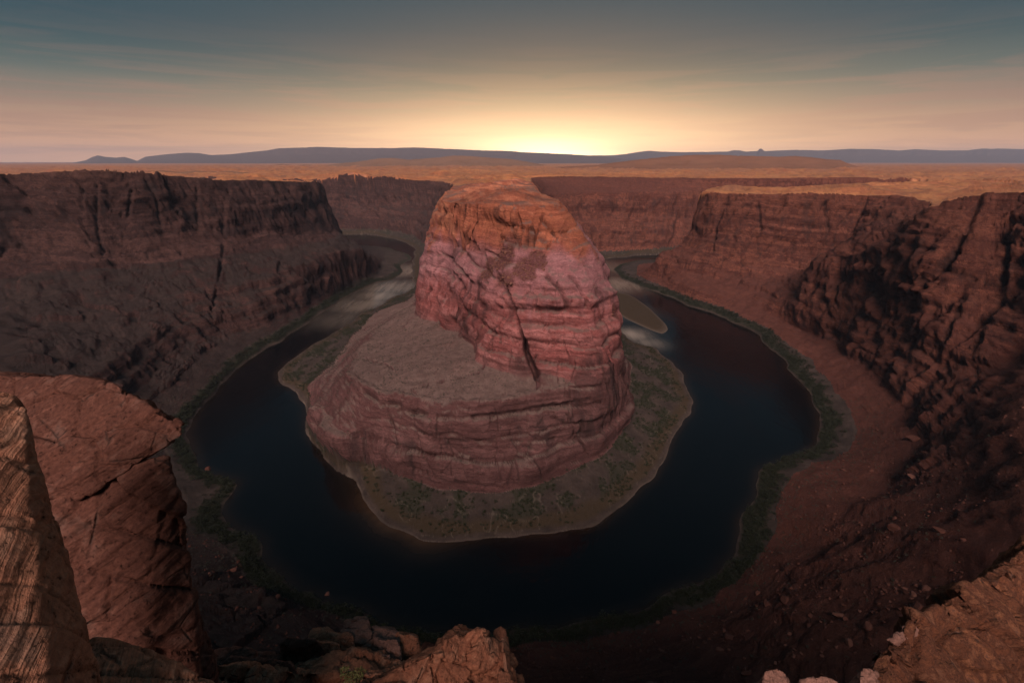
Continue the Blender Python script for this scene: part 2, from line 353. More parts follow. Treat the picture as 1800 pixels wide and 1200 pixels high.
def noise3(x, y, z=0.0, seed=0):
    x = np.asarray(x, np.float32) + seed * 17.31; y = np.asarray(y, np.float32) + seed * 5.77
    z = np.zeros_like(x) + np.float32(z) if np.isscalar(z) else np.asarray(z, np.float32)
    xi, yi, zi = np.floor(x), np.floor(y), np.floor(z)
    xf, yf, zf = x - xi, y - yi, z - zi
    xi, yi, zi = xi.astype(np.int32) & 255, yi.astype(np.int32) & 255, zi.astype(np.int32) & 255
    f = lambda t: t * t * t * (t * (t * 6 - 15) + 10)
    a, b, c = f(xf), f(yf), f(zf)
    r = 0
    for i in (0, 1):
        wa = a if i else 1 - a
        px = _perm[xi + i]
        for j in (0, 1):
            wb = wa * (b if j else 1 - b)
            py = _perm[px + yi + j]
            for k in (0, 1):
                g = _grad[_perm[py + zi + k]]
                r = r + wb * (c if k else 1 - c) * (g[:, 0] * (xf - i) + g[:, 1] * (yf - j) + g[:, 2] * (zf - k))
    return r * 1.6

def fbm(x, y, z=0.0, octs=3, seed=0, gain=.5):
    s, a, f = 0, 1.0, 1.0
    for o in range(octs):
        s = s + a * noise3(x * f, y * f, z * f if not np.isscalar(z) else z, seed + o * 3)
        a *= gain; f *= 2.03
    return s

def sstep(a, b, x):
    t = np.clip((x - a) / (b - a), 0, 1)
    return t * t * (3 - 2 * t)

# ---------------------------------------------------------------- raster of heights from the nested contours
X0, X1, Y0, Y1, CELL = -1500.0, 1500.0, -60.0, 2400.0, 2.5
NX, NY = int((X1 - X0) / CELL) + 1, int((Y1 - Y0) / CELL) + 1

def inside(px, py, poly):
    """Even-odd test for raster cells (rows of equal y), scanline by scanline."""
    m = np.zeros((NY, NX), bool)
    return m

def nearest(px, py, pl):
    """distance, interpolated height and 'is inner' to a list of polylines"""
    best = np.full(px.shape, 1e18, np.float32); zz = np.zeros_like(best); side = np.zeros(px.shape, np.int8)
    for sidx, p in enumerate(pl):
        for i in range(len(p) - 1):
            ax, ay, az = p[i]; bx, by, bz = p[i + 1]
            ex, ey = bx - ax, by - ay
            L2 = ex * ex + ey * ey + 1e-9
            t = np.clip(((px - ax) * ex + (py - ay) * ey) / L2, 0, 1)
            d = (px - ax - t * ex) ** 2 + (py - ay - t * ey) ** 2
            k = d < best
            best[k] = d[k]; zz[k] = (az + t * (bz - az))[k]; side[k] = sidx
    return np.sqrt(best), zz, side

def polygon_mask(wx, wy, poly):
    m = np.zeros(wx.shape, bool)
    n = len(poly)
    for i in range(n):
        ax, ay = poly[i][:2]; bx, by = poly[(i + 1) % n][:2]
        if ay == by: continue
        lo, hi = min(ay, by), max(ay, by)
        k = (wy >= lo) & (wy < hi)
        if not k.any(): continue
        xs = ax + (wy[k] - ay) / (by - ay) * (bx - ax)
        m[k] ^= wx[k] < xs
    return m

def build_raster():
    gx, gy = np.meshgrid(np.linspace(X0, X1, NX), np.linspace(Y0, Y1, NY))
    gx = gx.ravel().astype(np.float32); gy = gy.ravel().astype(np.float32)
    # the contours wander a little, so that walls get buttresses and bays
    far = sstep(60, 300, np.hypot(gx, gy))
    wx = gx + far * (9 * noise3(gx / 75, gy / 75, 0, 1) + 4 * noise3(gx / 28, gy / 28, 0, 2))
    wy = gy + far * (9 * noise3(gx / 75, gy / 75, 0, 3) + 4 * noise3(gx / 28, gy / 28, 0, 4))
    ins = [smooth_line(p) for p in INNER]; outs = [smooth_line(p) for p in OUTER]
    lev = np.full(gx.shape, -1, np.int8)
    for k in range(NLEV):
        poly = np.vstack([outs[k], ins[k][::-1]])
        m = polygon_mask(wx, wy, poly)
        lev[(lev < 0) & m] = k          # first polygon that holds the cell: cell lies in ring k-1..k
    lev[lev < 0] = NLEV
    Z = np.zeros(gx.shape, np.float32); LV = np.zeros_like(Z); SD = np.zeros(gx.shape, np.int8); D0 = np.zeros_like(Z)
    for k in range(NLEV + 1):
        m = np.where(lev == k)[0]
        if not len(m): continue
        px, py = wx[m], wy[m]
        if k == 0:
            d, z, s = nearest(px, py, [ins[0], outs[0]])
            Z[m] = -np.minimum(.3 + d * .12, 7); LV[m] = -d / 50; SD[m] = s; D0[m] = -d
            continue
        da, za, sa = nearest(px, py, [ins[k - 1], outs[k - 1]])
        if k == NLEV:
            Z[m] = za; LV[m] = NLEV - 1 + np.minimum(da / 200, 3); SD[m] = sa; D0[m] = 999
            continue
        db, zb, sb = nearest(px, py, [ins[k], outs[k]])
        t = da / (da + db + 1e-6)
        tt = t
        Z[m] = za + (zb - za) * tt; LV[m] = k - 1 + t; SD[m] = sa; D0[m] = da if k == 1 else 999
    return Z.reshape(NY, NX), LV.reshape(NY, NX), SD.reshape(NY, NX), D0.reshape(NY, NX)

NCOL, NROW = 900, 900
RUBBLE = [(880, 452, 19), (852, 472, 16), (925, 468, 17), (890, 490, 13), (945, 452, 12), (868, 488, 10), (840, 565, 9), (835, 590, 8), (1085, 545, 10)]
CRACKS = [
 ([(717,694),(760,700),(820,702),(890,697),(960,686),(1015,678)], 7, -3.0), ([(604,655),(640,670),(668,686),(700,690)], 6, -2.5), ([(730,690),(680,640),(640,625)], 3, 1.6), ([(700,690),(760,668),(840,650)], 2.5, 1.8),
 ([(777,481),(792,507),(799,544)], 4, 10), ([(785,478),(801,495),(811,517),(812,545)], 4, 10),
 ([(812,387),(821,416),(835,433),(850,459)], 3, 8), ([(833,382),(832,411),(835,433)], 3, 8),
 ([(963,481),(983,500),(1000,539)], 2.8, 7), ([(1004,476),(1024,505),(1033,532)], 2.8, 7), ([(770,440),(800,470),(820,490)], 2.5, 5),
 ([(908,372),(913,391),(910,428)], 2.2, 5), ([(893,380),(896,425)], 2.2, 5), ([(927,395),(927,425)], 2, 4),
 ([(948,375),(975,400),(990,415)], 2.2, 4), ([(960,372),(945,400),(940,425)], 2.2, 4), ([(990,400),(965,430)], 2, 3),
 ([(845,532),(879,537),(910,539),(966,539),(1002,541),(1031,547),(1055,546)], 2.4, 4),
 ([(736,474),(780,480),(826,482),(850,495)], 2.2, 2.5), ([(845,520),(900,524),(960,526),(1050,530)], 9, -4.5),
 ([(790,560),(815,575),(832,600)], 6, 9), ([(825,540),(812,560),(800,575)], 5, 9), ([(858,600),(850,640)], 2.5, 3),
 ([(760,520),(772,560)], 2.5, 3), ([(748,500),(752,545)], 2, 2.5), ([(1070,560),(1085,620),(1095,660)], 3, 5),
 ([(880,590),(900,600),(960,612),(1050,618)], 1.6, 1.6), ([(960,580),(1050,590)], 1.6, 1.4),
 ([(758,765),(858,769),(958,770),(1042,760)], 3, 2.4), ([(683,729),(695,770),(708,808)], 2, 2.6), ([(719,721),(738,780),(756,833)], 2, 2.6),
 ([(1000,725),(1020,760),(1037,792)], 2, 2.8), ([(592,725),(594,779)], 2.2, 3), ([(620,700),(640,780)], 2, 2), ([(870,800),(885,840)], 1.6, 2), ([(905,800),(915,840)], 1.6, 2),
 ([(700,715),(783,726),(846,726),(900,722),(960,712),(1040,700)], 4.5, 5.5), ([(606,668),(642,688),(667,704),(700,707)], 4, 5),
 ([(405,330),(400,400),(397,429),(392,464),(381,520),(376,555)], 5, 9), ([(170,320),(171,380),(182,436)], 4, 8), ([(262,313),(280,355),(290,390)], 4, 7),
 ([(437,320),(455,350)], 4, 7), ([(493,322),(500,373)], 4, 7), ([(507,359),(530,385),(556,415)], 4, 7),
 ([(320,370),(316,440)], 5, 8), ([(145,330),(142,360)], 5, 6), ([(100,380),(150,410),(160,430)], 6, 7), ([(50,360),(75,390)], 6, 7),
 ([(0,445),(30,415),(48,435),(50,458)], 5, 8), ([(230,330),(225,370)], 4, 6), ([(350,330),(353,390)], 5, 7),
 ([(655,347),(640,360)], 3, 2), ([(1655,350),(1621,393),(1598,455)], 5, 9), ([(1720,343),(1705,401),(1655,470),(1610,500)], 6, 10), ([(1778,386),(1770,440),(1762,493)], 6, 10),
 ([(1659,472),(1700,480),(1751,493),(1800,500)], 5, 7), ([(1560,440),(1530,500),(1500,560)], 6, 8), ([(1480,480),(1450,530)], 5, 6), ([(1600,520),(1590,580)], 5, 6), ([(1690,520),(1660,590)], 6, 7),
 ([(1640,420),(1610,450),(1570,520)], 5, 7), ([(1760,520),(1720,600)], 5, 7), ([(1275,350),(1255,400),(1250,440)], 6, 10), ([(1235,345),(1225,390)], 5, 7), ([(1330,355),(1335,400)], 5, 6), ([(1450,350),(1460,400)], 5, 7), ([(1520,350),(1500,400)], 5, 6),
 ([(884,497),(893,525),(903,560),(915,590),(928,620),(945,655)], 5.5, 24),
]
SKY_SHEEN = [(665, 520, 55, .9), (1075, 470, 90, .5), (690, 505, 70, .9), (712, 475, 80, .9), (640, 535, 70, .7), (600, 560, 60, .35), (1085, 500, 75, .9), (1095, 545, 45, .9), (1110, 588, 34, 1.0), (1140, 603, 28, .7), (1110, 505, 50, .5)]  # spots of painted sheen that stand in for reflected sky on the water

# ---------------------------------------------------------------- helpers
def tag(o, label=None, cat=None, group=None, kind=None):
    if label: o['label'] = label
    if cat: o['category'] = cat
    if group: o['group'] = group
    if kind: o['kind'] = kind
    return o

def mesh_np(name, verts, faces, attrs=None, mat=None, smooth=True, parent=None):
    """One mesh object from numpy arrays (faces: n x 3 or n x 4)."""
    me = bpy.data.meshes.new(name)
    nv, nf, k = len(verts), len(faces), faces.shape[1]
    me.vertices.add(nv); me.vertices.foreach_set('co', np.ascontiguousarray(verts, np.float32).ravel())
    me.loops.add(nf * k); me.loops.foreach_set('vertex_index', np.ascontiguousarray(faces, np.int32).ravel())
    me.polygons.add(nf)
    me.polygons.foreach_set('loop_start', np.arange(0, nf * k, k, dtype=np.int32))
    me.polygons.foreach_set('use_smooth', np.full(nf, smooth, bool))
    for an, av in (attrs or {}).items():
        a = me.attributes.new(an, 'FLOAT', 'POINT'); a.data.foreach_set('value', np.ascontiguousarray(av, np.float32))
    me.update(calc_edges=True)
    if mat: me.materials.append(mat)
    o = bpy.data.objects.new(name, me); col.objects.link(o)
    if parent: o.parent = parent
    return o

def sample(R, x, y):
    fx = np.clip((x - X0) / CELL, 0, NX - 1.001); fy = np.clip((y - Y0) / CELL, 0, NY - 1.001)
    i, j = fx.astype(np.int32), fy.astype(np.int32); a, b = (fx - i).astype(np.float32), (fy - j).astype(np.float32)
    return R[j, i] * (1 - a) * (1 - b) + R[j, i + 1] * a * (1 - b) + R[j + 1, i] * (1 - a) * b + R[j + 1, i + 1] * a * b

def plateau(x, y):
    r2 = x * x + y * y
    z = 246 + 50 * np.exp(-r2 / 850 ** 2)
    far = sstep(2200, 9000, np.sqrt(r2))
    return z + far * 12 * noise3(x / 2600, y / 2600, 0, 31)

def plateau_relief(x, y):
    """slickrock swells with stepped ledges"""
    h = 15 * fbm(x / 170, y / 85, 0, 4, 41) + 22 * sstep(.1, .9, noise3(x / 420, y / 260, 0, 44))
    return .5 * h + .5 * 2.6 * np.round(h / 2.6 + .25 * noise3(x / 25, y / 25, 0, 45)) + 1.8 * np.abs(fbm(x / 40, y / 22, 0, 2, 47))

ZR, LR, SR, DR = build_raster()
def soft(A, k=2, n=2):
    for _ in range(n):
        for ax in (0, 1):
            A = sum(np.roll(A, d, ax) for d in range(-k, k + 1)) / (2 * k + 1)
    return A
# sheer steps of the raster get an even face instead of a saw-tooth
_gy, _gx = np.gradient(ZR, CELL)
_w = np.clip(soft(sstep(1.9, 3.0, np.hypot(_gx, _gy)), 2, 1) * 2.2, 0, 1)
_w *= soft((SR > 0) * (LR > .9), 2, 1); _w[:4] = _w[-4:] = 0; _w[:, :4] = _w[:, -4:] = 0
ZR = (ZR * (1 - _w) + soft(ZR, 3, 2) * _w).astype(np.float32); LR = (LR * (1 - _w) + soft(LR, 3, 2) * _w).astype(np.float32)
# level the land behind the rims into the plateau
gx, gy = np.meshgrid(np.linspace(X0, X1, NX), np.linspace(Y0, Y1, NY))
gx = gx.astype(np.float32); gy = gy.astype(np.float32)
w = np.exp(-np.clip(LR - (NLEV - 1), 0, 9) * 200 / 130)
pl = plateau(gx.ravel(), gy.ravel()).reshape(NY, NX)
top = LR >= NLEV - 1
back = np.clip(LR - (NLEV - 1), 0, 1) * 200
hum = plateau_relief(gx.ravel(), gy.ravel()).reshape(NY, NX)
near_cam = sstep(8, 60, np.hypot(gx, gy))
ZR = np.where(top, ZR * w + pl * (1 - w) + hum * sstep(0, 45, back) * near_cam, ZR).astype(np.float32)

def ground_z(x, y):
    x = np.asarray(x, np.float32); y = np.asarray(y, np.float32)
    zi = sample(ZR, x, y)
    out = plateau(x, y) + plateau_relief(x, y) * (1 - sstep(6000, 14000, np.hypot(x, y)))
    ex = np.minimum(np.minimum(x - X0, X1 - x), np.minimum(y - Y0, Y1 - y))
    lv = sample(LR, x, y)
    w = sstep(0, 250, ex)
    return np.where(lv >= NLEV - 1.0, zi * w + out * (1 - w), np.where(ex > 0, zi, out)), np.where(ex > 0, lv, NLEV + 2.0)

# polar sheet: columns of azimuth, each column's rows spread by how large the ground looks from the rim
def make_sheet():
    az = np.concatenate([np.linspace(-math.pi, -1.12, 70, endpoint=False), np.linspace(-1.12, -.86, 40, endpoint=False),
                         np.linspace(-.86, .86, NCOL, endpoint=False), np.linspace(.86, 1.12, 40, endpoint=False),
                         np.linspace(1.12, math.pi, 71)])
    r = np.concatenate([np.geomspace(1.5, 60, 160, endpoint=False), np.arange(60, 2300, 1.4), np.geomspace(2300, 60000, 260)]).astype(np.float32)
    nc, nr = len(az), NROW
    VX = np.zeros((nc, nr), np.float32); VY = VX.copy(); VZ = VX.copy(); VL = VX.copy()
    W = np.zeros((nc, len(r) - 1), np.float32); Zc = np.zeros((nc, len(r)), np.float32); Lc = Zc.copy()
    for i0 in range(0, nc, 120):
        a = az[i0:i0 + 120, None]
        xx = (np.sin(a) * r[None]).astype(np.float32); yy = (np.cos(a) * r[None]).astype(np.float32)
        zz, ll = ground_z(xx.ravel(), yy.ravel())
        Zc[i0:i0 + 120] = zz.reshape(xx.shape); Lc[i0:i0 + 120] = ll.reshape(xx.shape)
    el = np.arctan2(Zc - EYE, r[None])
    arc = np.hypot(np.diff(r)[None], np.diff(Zc, axis=1))
    W = np.abs(np.diff(el, axis=1)) + .16 * np.minimum(arc / (.5 * (r[1:] + r[:-1]))[None], .6 * arc / 300 + .02) + 2e-5
    # neighbouring columns share their spacing, so that no quad is drawn out
    for k in (10, 10, 6):
        C = np.cumsum(np.concatenate([np.repeat(W[:1], k + 1, 0), W, np.repeat(W[-1:], k, 0)], 0, dtype=np.float64), 0)
        W = (C[2 * k + 1:2 * k + 1 + nc] - C[:nc]) / (2 * k + 1)
    cum = np.concatenate([np.zeros((nc, 1)), np.cumsum(W, axis=1)], axis=1)
    for k in range(nc):
        rr = np.interp(np.linspace(0, cum[k, -1], nr), cum[k], r)
        VX[k] = np.sin(az[k]) * rr; VY[k] = np.cos(az[k]) * rr
        VZ[k] = np.interp(rr, r, Zc[k]); VL[k] = np.interp(rr, r, Lc[k])
    return VX, VY, VZ, VL

VX, VY, VZ, VL = make_sheet()
nc, nr = VX.shape
Pv = np.stack([VX, VY, VZ], -1)

def grid_normals(Pv):
    dr = np.empty_like(Pv); dr[:, 1:-1] = Pv[:, 2:] - Pv[:, :-2]; dr[:, 0] = Pv[:, 1] - Pv[:, 0]; dr[:, -1] = Pv[:, -1] - Pv[:, -2]
    da = np.empty_like(Pv); da[1:-1] = Pv[2:] - Pv[:-2]; da[0] = Pv[1] - Pv[0]; da[-1] = Pv[-1] - Pv[-2]
    n = np.cross(da, dr)
    n /= np.linalg.norm(n, axis=-1, keepdims=True) + 1e-9
    n[n[..., 2] < 0] *= -1
    return n

# a broad normal (blurred along the sheet) so that relief stands off the wall as a whole
def blur(A, k):
    for ax in (0, 1):
        B = np.cumsum(np.concatenate([np.repeat(A.take([0], ax), k + 1, ax), A, np.repeat(A.take([-1], ax), k, ax)], ax), ax)
        n = A.shape[ax]
        A = (B.take(range(2 * k + 1, 2 * k + 1 + n), ax) - B.take(range(0, n), ax)) / (2 * k + 1)
    return A

N0 = grid_normals(Pv)
Nb = blur(N0.astype(np.float64), 5).astype(np.float32)
Nb /= np.linalg.norm(Nb, axis=-1, keepdims=True) + 1e-9
x, y, z = VX.ravel(), VY.ravel(), VZ.ravel()
lv = VL.ravel()
side = (sample(SR.astype(np.float32), x, y) > .5)
d0 = np.where(np.abs(lv) < 1.2, sample(np.clip(DR, -60, 60), x, y), 60)
nzv = Nb[..., 2].ravel()
steep = sstep(.2, .65, 1 - nzv)
steep = np.where(side & (x < -150) & (lv > 1.6) & (lv < 7), np.maximum(steep, .5), steep)
steep = np.where(side & (x > 300) & (y > 380) & (lv > 3.2) & (lv < 7), np.maximum(steep, .6), steep)
rad = np.hypot(x, y)
ok = (rad < 3500) & (rad > 60)
fade = sstep(40, 160, rad) * (1 - sstep(2600, 4500, rad))
rocky = sstep(.8, 1.6, lv) * (1 - .35 * sstep(6.95, 7.2, lv))
disp = np.zeros_like(x)
s = np.where(ok)[0]
xs, ys, zs = x[s], y[s], z[s]
# tilted, slightly wavy bedding
bed = zs + 7 * noise3(xs / 160, ys / 160, 0, 51) + .05 * xs
st = steep[s]
isb = ((~side) & (y < 1350) & (lv > .8))[s]
big = fbm(xs / 70, ys / 70, zs / 60, 3, 61)
def cells(xx, yy, size, seed):
    """jointed blocks: offset and tilt of the block a point lies in, and how near it is to a joint"""
    gx_, gy_ = np.floor(xx / size).astype(np.int32), np.floor(yy / size).astype(np.int32)
    f1 = np.full(xx.shape, 9e9, np.float32); f2 = f1.copy(); off = np.zeros_like(f1)
    for i in (-1, 0, 1):
        for j in (-1, 0, 1):
            h = _perm[_perm[(gx_ + i + seed) & 255] + ((gy_ + j) & 255)]
            g = _grad[h]
            dx_ = xx / size - (gx_ + i + .5 + .45 * g[:, 0]); dy_ = yy / size - (gy_ + j + .5 + .45 * g[:, 1])
            d_ = np.sqrt(dx_ * dx_ + dy_ * dy_)
            o_ = g[:, 2] + .9 * (dx_ * g[:, 1] + dy_ * g[:, 0])
            k = d_ < f1
            f2 = np.where(k, f1, np.minimum(f2, d_)); off = np.where(k, o_, off); f1 = np.where(k, d_, f1)
    return off, f2 - f1
tier = np.floor((bed + 10 * big) / 62).astype(np.int32)
shear = np.where(isb, .12, np.where(xs < -100, .75, np.where(xs > 250, -.7, .12)))
wx_, wy_ = xs + 7 * noise3(xs / 30, ys / 30, zs / 30, 62) + zs * shear, ys + 7 * noise3(xs / 30, ys / 30, zs / 30, 63) + zs * .06
o1, c1 = cells(wx_ + tier * 13.7, wy_ + tier * 7.1, 46.0, 1)
tier2 = np.floor((bed + 6 * big) / 21).astype(np.int32)
o2, c2 = cells(wx_ + tier2 * 5.3, wy_ - tier2 * 9.7, 17.0, 2)
blk2 = noise3(xs / 11 + .7 * big, ys / 11, zs / 13, 66)
blk2 = np.round(blk2 * 3) / 3
layer = noise3(bed / 11, xs / 400, ys / 400, 68) * 1.6 + np.round(noise3(bed / 4.2, xs / 150, ys / 150, 69) * 3) / 3 * 1.1 + noise3(bed / 1.7, xs / 60, ys / 60, 70) * .5
m1 = sstep(-.15, .35, noise3(xs / 90, ys / 90, zs / 70, 73)); m2 = sstep(-.1, .4, noise3(xs / 60, ys / 60, zs / 40, 76))
fine = fbm(xs / 6, ys / 6, zs / 4, 2, 78)
rough3 = fbm(xs / 22, ys / 22, zs / 15, 3, 92)
# thick rounded beds that stand out between narrow recesses
ub = bed / 19 + .55 * noise3(xs / 140, ys / 140, 0, 33) + .18 * noise3(xs / 30, ys / 30, 0, 34)
bi = np.floor(ub); tb = ub - bi
bh = _grad[_perm[(bi.astype(np.int32) * 7 + 31) & 255]]
bulge = (np.maximum(4 * tb * (1 - tb), 0) ** .45 - .75) * (1 + .5 * bh[:, 0]) + .9 * bh[:, 1]
recess = sstep(.10, .0, np.minimum(tb, 1 - tb)) * sstep(-.3, .2, noise3(xs / 55, ys / 55, bi, 35))
butt = 1 - 2 * np.abs(noise3(xs / 130, ys / 130, zs / 500, 79))
k1 = np.where(isb, .34, 1.0); k2 = np.where(isb, np.where(zs < 105, 1.25, .7), 1.0); k3 = np.where(isb, np.where(zs > 205, .75, .32), 1.0)
d = st * (6.0 * big * k2 + k1 * (4.0 * butt + 6.5 * o1) + 3.0 * rough3 * k3 + np.where(isb, 3.4, 3.0) * bulge - 2.2 * recess + k3 * (2.4 * o2 + 1.0 * blk2) + np.where(isb, 1.0, 2.0) * layer - k3 * (5.0 * sstep(.07, 0, c1) * m1 + 2.6 * sstep(.10, 0, c2) * m2) + .7 * k3 * fine) \
    + (1 - st) * (1.4 * big + .5 * fine + .35 * blk2 + .5 * o2)
disp[s] = d * rocky[s] * fade[s]
# colour of the beds and the dark varnish that water has left on the walls
band = np.full_like(x, .5); varn = np.zeros_like(x); joint = np.zeros_like(x)
joint[s] = np.maximum(.75 * recess * sstep(.25, .6, st), np.maximum(sstep(.06, .0, c1) * m1, .8 * sstep(.07, 0, c2) * m2) * sstep(.15, .5, st))  # shadow lines of undercuts and cracks put into the colour, with joint dirt
band[s] = .5 + .30 * noise3(bed / 26, xs / 500, ys / 500, 21) + .22 * noise3(bed / 7.5, xs / 220, ys / 220, 22) + .16 * noise3(bed / 2.6, xs / 90, ys / 90, 23) + .10 * o2 + .10 * noise3((bed + .4 * xs) / 1.8, xs / 40, ys / 40, 24)
run = fbm(xs / 13, ys / 13, zs / 130, 3, 26)
varn[s] = sstep(.0, .5, run + .25 * o1) * sstep(-.25, .35, noise3(xs / 85, ys / 85, zs / 60, 29)) * sstep(.35, .8, st)
butte = (~side) & (y < 1350) & (lv > .8)
varn = np.where(lv >= 7, sstep(.0, .6, fbm(x / 160, y / 70, 0, 4, 27)) * .7, varn)
# joints, gullies and ledges that show in the photograph: traced on the wall, then cut into it by distance in space
pu_d = np.maximum(y * math.cos(PITCH) - (z - EYE) * math.sin(PITCH), .5)
PU = 900 + FPX * x / pu_d; PVv = 600 - FPX * (y * math.sin(PITCH) + (z - EYE) * math.cos(PITCH)) / pu_d
vis = np.where((rad > 60) & (rad < 2600) & (PU > -200) & (PU < 2000) & (y > 0))[0]
def on_wall(u, v):
    d2 = (PU[vis] - u) ** 2 + (PVv[vis] - v) ** 2
    c = vis[d2 < 36]
    if not len(c): c = vis[np.argsort(d2)[:8]]
    return c[np.argmin(rad[c])]
for pts, wdt, dep in CRACKS:
    ii = [on_wall(*p) for p in pts]
    q = np.stack([x[ii], y[ii], z[ii]], -1)
    lo, hi = q.min(0) - 3 * wdt - 4, q.max(0) + 3 * wdt + 4
    m = np.where((x > lo[0]) & (x < hi[0]) & (y > lo[1]) & (y < hi[1]) & (z > lo[2]) & (z < hi[2]))[0]
    p3 = np.stack([x[m], y[m], z[m]], -1)
    best = np.full(len(m), 1e9); sg = np.zeros(len(m))
    for a, b in zip(q[:-1], q[1:]):
        e = b - a
        t = np.clip(((p3 - a) @ e) / (e @ e + 1e-9), 0, 1)
        w3 = p3 - a - t[:, None] * e
        dd = np.linalg.norm(w3, axis=1)
        k = dd < best
        best[k] = dd[k]
        hx = np.array([q[:, 1].mean(), -q[:, 0].mean(), 0.]); hx /= np.linalg.norm(hx)
        hx = hx if abs(e[2]) > .5 * np.hypot(*e[:2]) else np.array([0, 0, 1.])
        sg[k] = (w3 @ hx)[k]
    best = best + (.5 if dep < 11 else .2) * wdt * noise3(x[m] / 7, y[m] / 7, z[m] / 7, 88)
    gash = sstep(wdt * .8, wdt * .25, best) * (1 if dep > 11 else np.clip(.8 + .6 * noise3(x[m] / 15, y[m] / 15, z[m] / 15, 89), 0, 1))
    if dep > 0: joint[m] = np.maximum(joint[m], np.clip(gash, 0, 1))
    disp[m] += -dep * gash + .32 * dep * np.sign(sg) * np.exp(-best / (2.5 * wdt)) * sstep(0, wdt * .5, np.abs(sg)) * (dep > 0)

disp = disp.reshape(nc, nr)
Pv = Pv + Nb * disp[..., None]
# talus and river flats: small hummocks and gullies
gul = (1 - rocky) * (lv.ravel() > .02) * fade
Pv[..., 2] += (gul * (.8 * fbm(x / 14, y / 14, 0, 3, 81) + .5 * np.abs(noise3(x / 5, y / 5, 0, 84)))).reshape(nc, nr) * sstep(0, 25, d0).reshape(nc, nr)
tal = (side & (lv > .9) & (lv < 4.2)).reshape(nc, nr) * (1 - steep.reshape(nc, nr)) * fade.reshape(nc, nr)
Pv[..., 2] += tal * (1.6 * fbm(x / 30, y / 30, 0, 4, 86)).reshape(nc, nr)

# ---------------------------------------------------------------- ground cover, as things the ground is made of
N1 = grid_normals(Pv)
nz1 = N1[..., 2].ravel()
px, py, pz = Pv[..., 0].ravel(), Pv[..., 1].ravel(), Pv[..., 2].ravel()
n_a = fbm(px / 35, py / 35, 0, 3, 91); n_b = fbm(px / 9, py / 9, 0, 2, 95)
land = (lv > 0)
flat_in = (~side) & (lv < 1.0) & land
flat_out = side & (lv < 1.0) & land
sand = np.zeros_like(px); veg = np.zeros_like(px); soil = np.zeros_like(px); pale = np.zeros_like(px); grass = np.zeros_like(px)
sand = np.where(land & (lv < 1), sstep(2.2, .5, d0 + 2.0 * n_a) * np.where(side, .5 * sstep(.1, .5, n_a), .2 + .6 * sstep(-.2, .4, n_a)), 0)
veg = np.where(flat_out, sstep(.5, 4, d0 + 3 * n_a) * sstep(20, 12, d0 + 6 * n_a), veg)
veg = np.where(flat_in, sstep(.0, .35, n_a + .35 * n_b + .1) * sstep(4, 10, d0) * .8, veg)
sand = np.where(flat_in & (d0 > 4), np.maximum(sand, .45 * sstep(.035, .0, np.abs(fbm(px / 26, py / 26, 0, 2, 97))) * sstep(.0, .5, n_a + .4)), sand)
grass = np.where(flat_in, sstep(4, 9, d0 + 2 * n_a) * sstep(24, 14, d0 + 3 * n_a), grass)
soil = np.where(side & (lv > .6) & (lv < 4.6), sstep(.62, .84, nz1 + .12 * n_a), soil)
soil = np.where((~side) & (lv >= .9) & (lv < 7), sstep(.74, .9, nz1 + .1 * n_a), soil)
soil = np.where(lv >= 7, sstep(.93, .99, nz1 + .04 * n_a) * sstep(-.5, .5, n_a), soil)
rubble = np.zeros_like(px)
V0 = np.stack([x, y, z], -1)
for (u_, v_, r_) in RUBBLE:
    c_ = V0[on_wall(u_, v_)]
    rubble = np.maximum(rubble, np.exp(-(((px - c_[0]) ** 2 + (py - c_[1]) ** 2 + (pz - c_[2]) ** 2) / r_ ** 2)))
rubble = sstep(.3, .6, rubble + .22 * n_b + .12 * n_a) * (lv > .9)

# ---------------------------------------------------------------- split the sheet into the things it shows
BED, BANK_IN, BANK_OUT, TOP, AP, CL, CAP, FARL, FARR, LEFT, RIGHT, SPUR, NEAR = range(13)
cls = np.full(px.shape, TOP)
bx, by = VX.ravel(), VY.ravel()
inn = ~side
cls[(lv <= -.06)] = BED
cls[(lv > -.06) & (lv < .97) & inn] = BANK_IN
cls[(lv > -.06) & (lv < .97) & side] = BANK_OUT
k_ = inn & (lv >= .97) & (by < 1350)
cls[k_ & (lv < 3.98)] = AP
cls[k_ & (lv >= 3.98) & (lv < 5.98)] = CL
cls[k_ & (lv >= 5.98) & ((lv < 7.0) | ((np.abs(bx) < 200) & (by < 1350)))] = CAP
k_ = inn & (lv >= .97) & (lv < 7.0) & (by >= 1350)
cls[k_ & (bx < 0)] = FARL; cls[k_ & (bx >= 0)] = FARR
k_ = side & (lv >= .97) & (lv < 7.0)
ang = np.degrees(np.arctan2(bx, by))
cls[k_ & (ang < -24)] = LEFT
cls[k_ & (ang >= -24) & (ang < 24) & (by < 900)] = NEAR
cls[k_ & (ang >= 24) & (rad < 800)] = SPUR
cls[k_ & (ang >= 10) & (rad >= 800)] = RIGHT
cls[k_ & (cls == TOP)] = LEFT
near_wall = k_ & (rad < 460) & (lv > 1) & (ang < -10)
idx = np.arange(nc * nr).reshape(nc, nr)
quads = np.stack([idx[:-1, :-1], idx[:-1, 1:], idx[1:, 1:], idx[1:, :-1]], -1).reshape(-1, 4)[:, ::-1]
qc = cls[quads[:, 0]]
V = Pv.reshape(-1, 3)
ATT = dict(soil=soil, veg=veg, sand=sand, grass=grass, rubble=rubble, band=band, varn=varn, joint=joint,
           apr=sstep(4.35, 3.75, lv + .35 * n_a) * 1.0, cap=sstep(5.7, 6.5, lv + .5 * n_a), bench=.8 * sstep(4.6, 5.2, lv + .3 * n_b) * sstep(6.2, 5.7, lv + .4 * n_a))

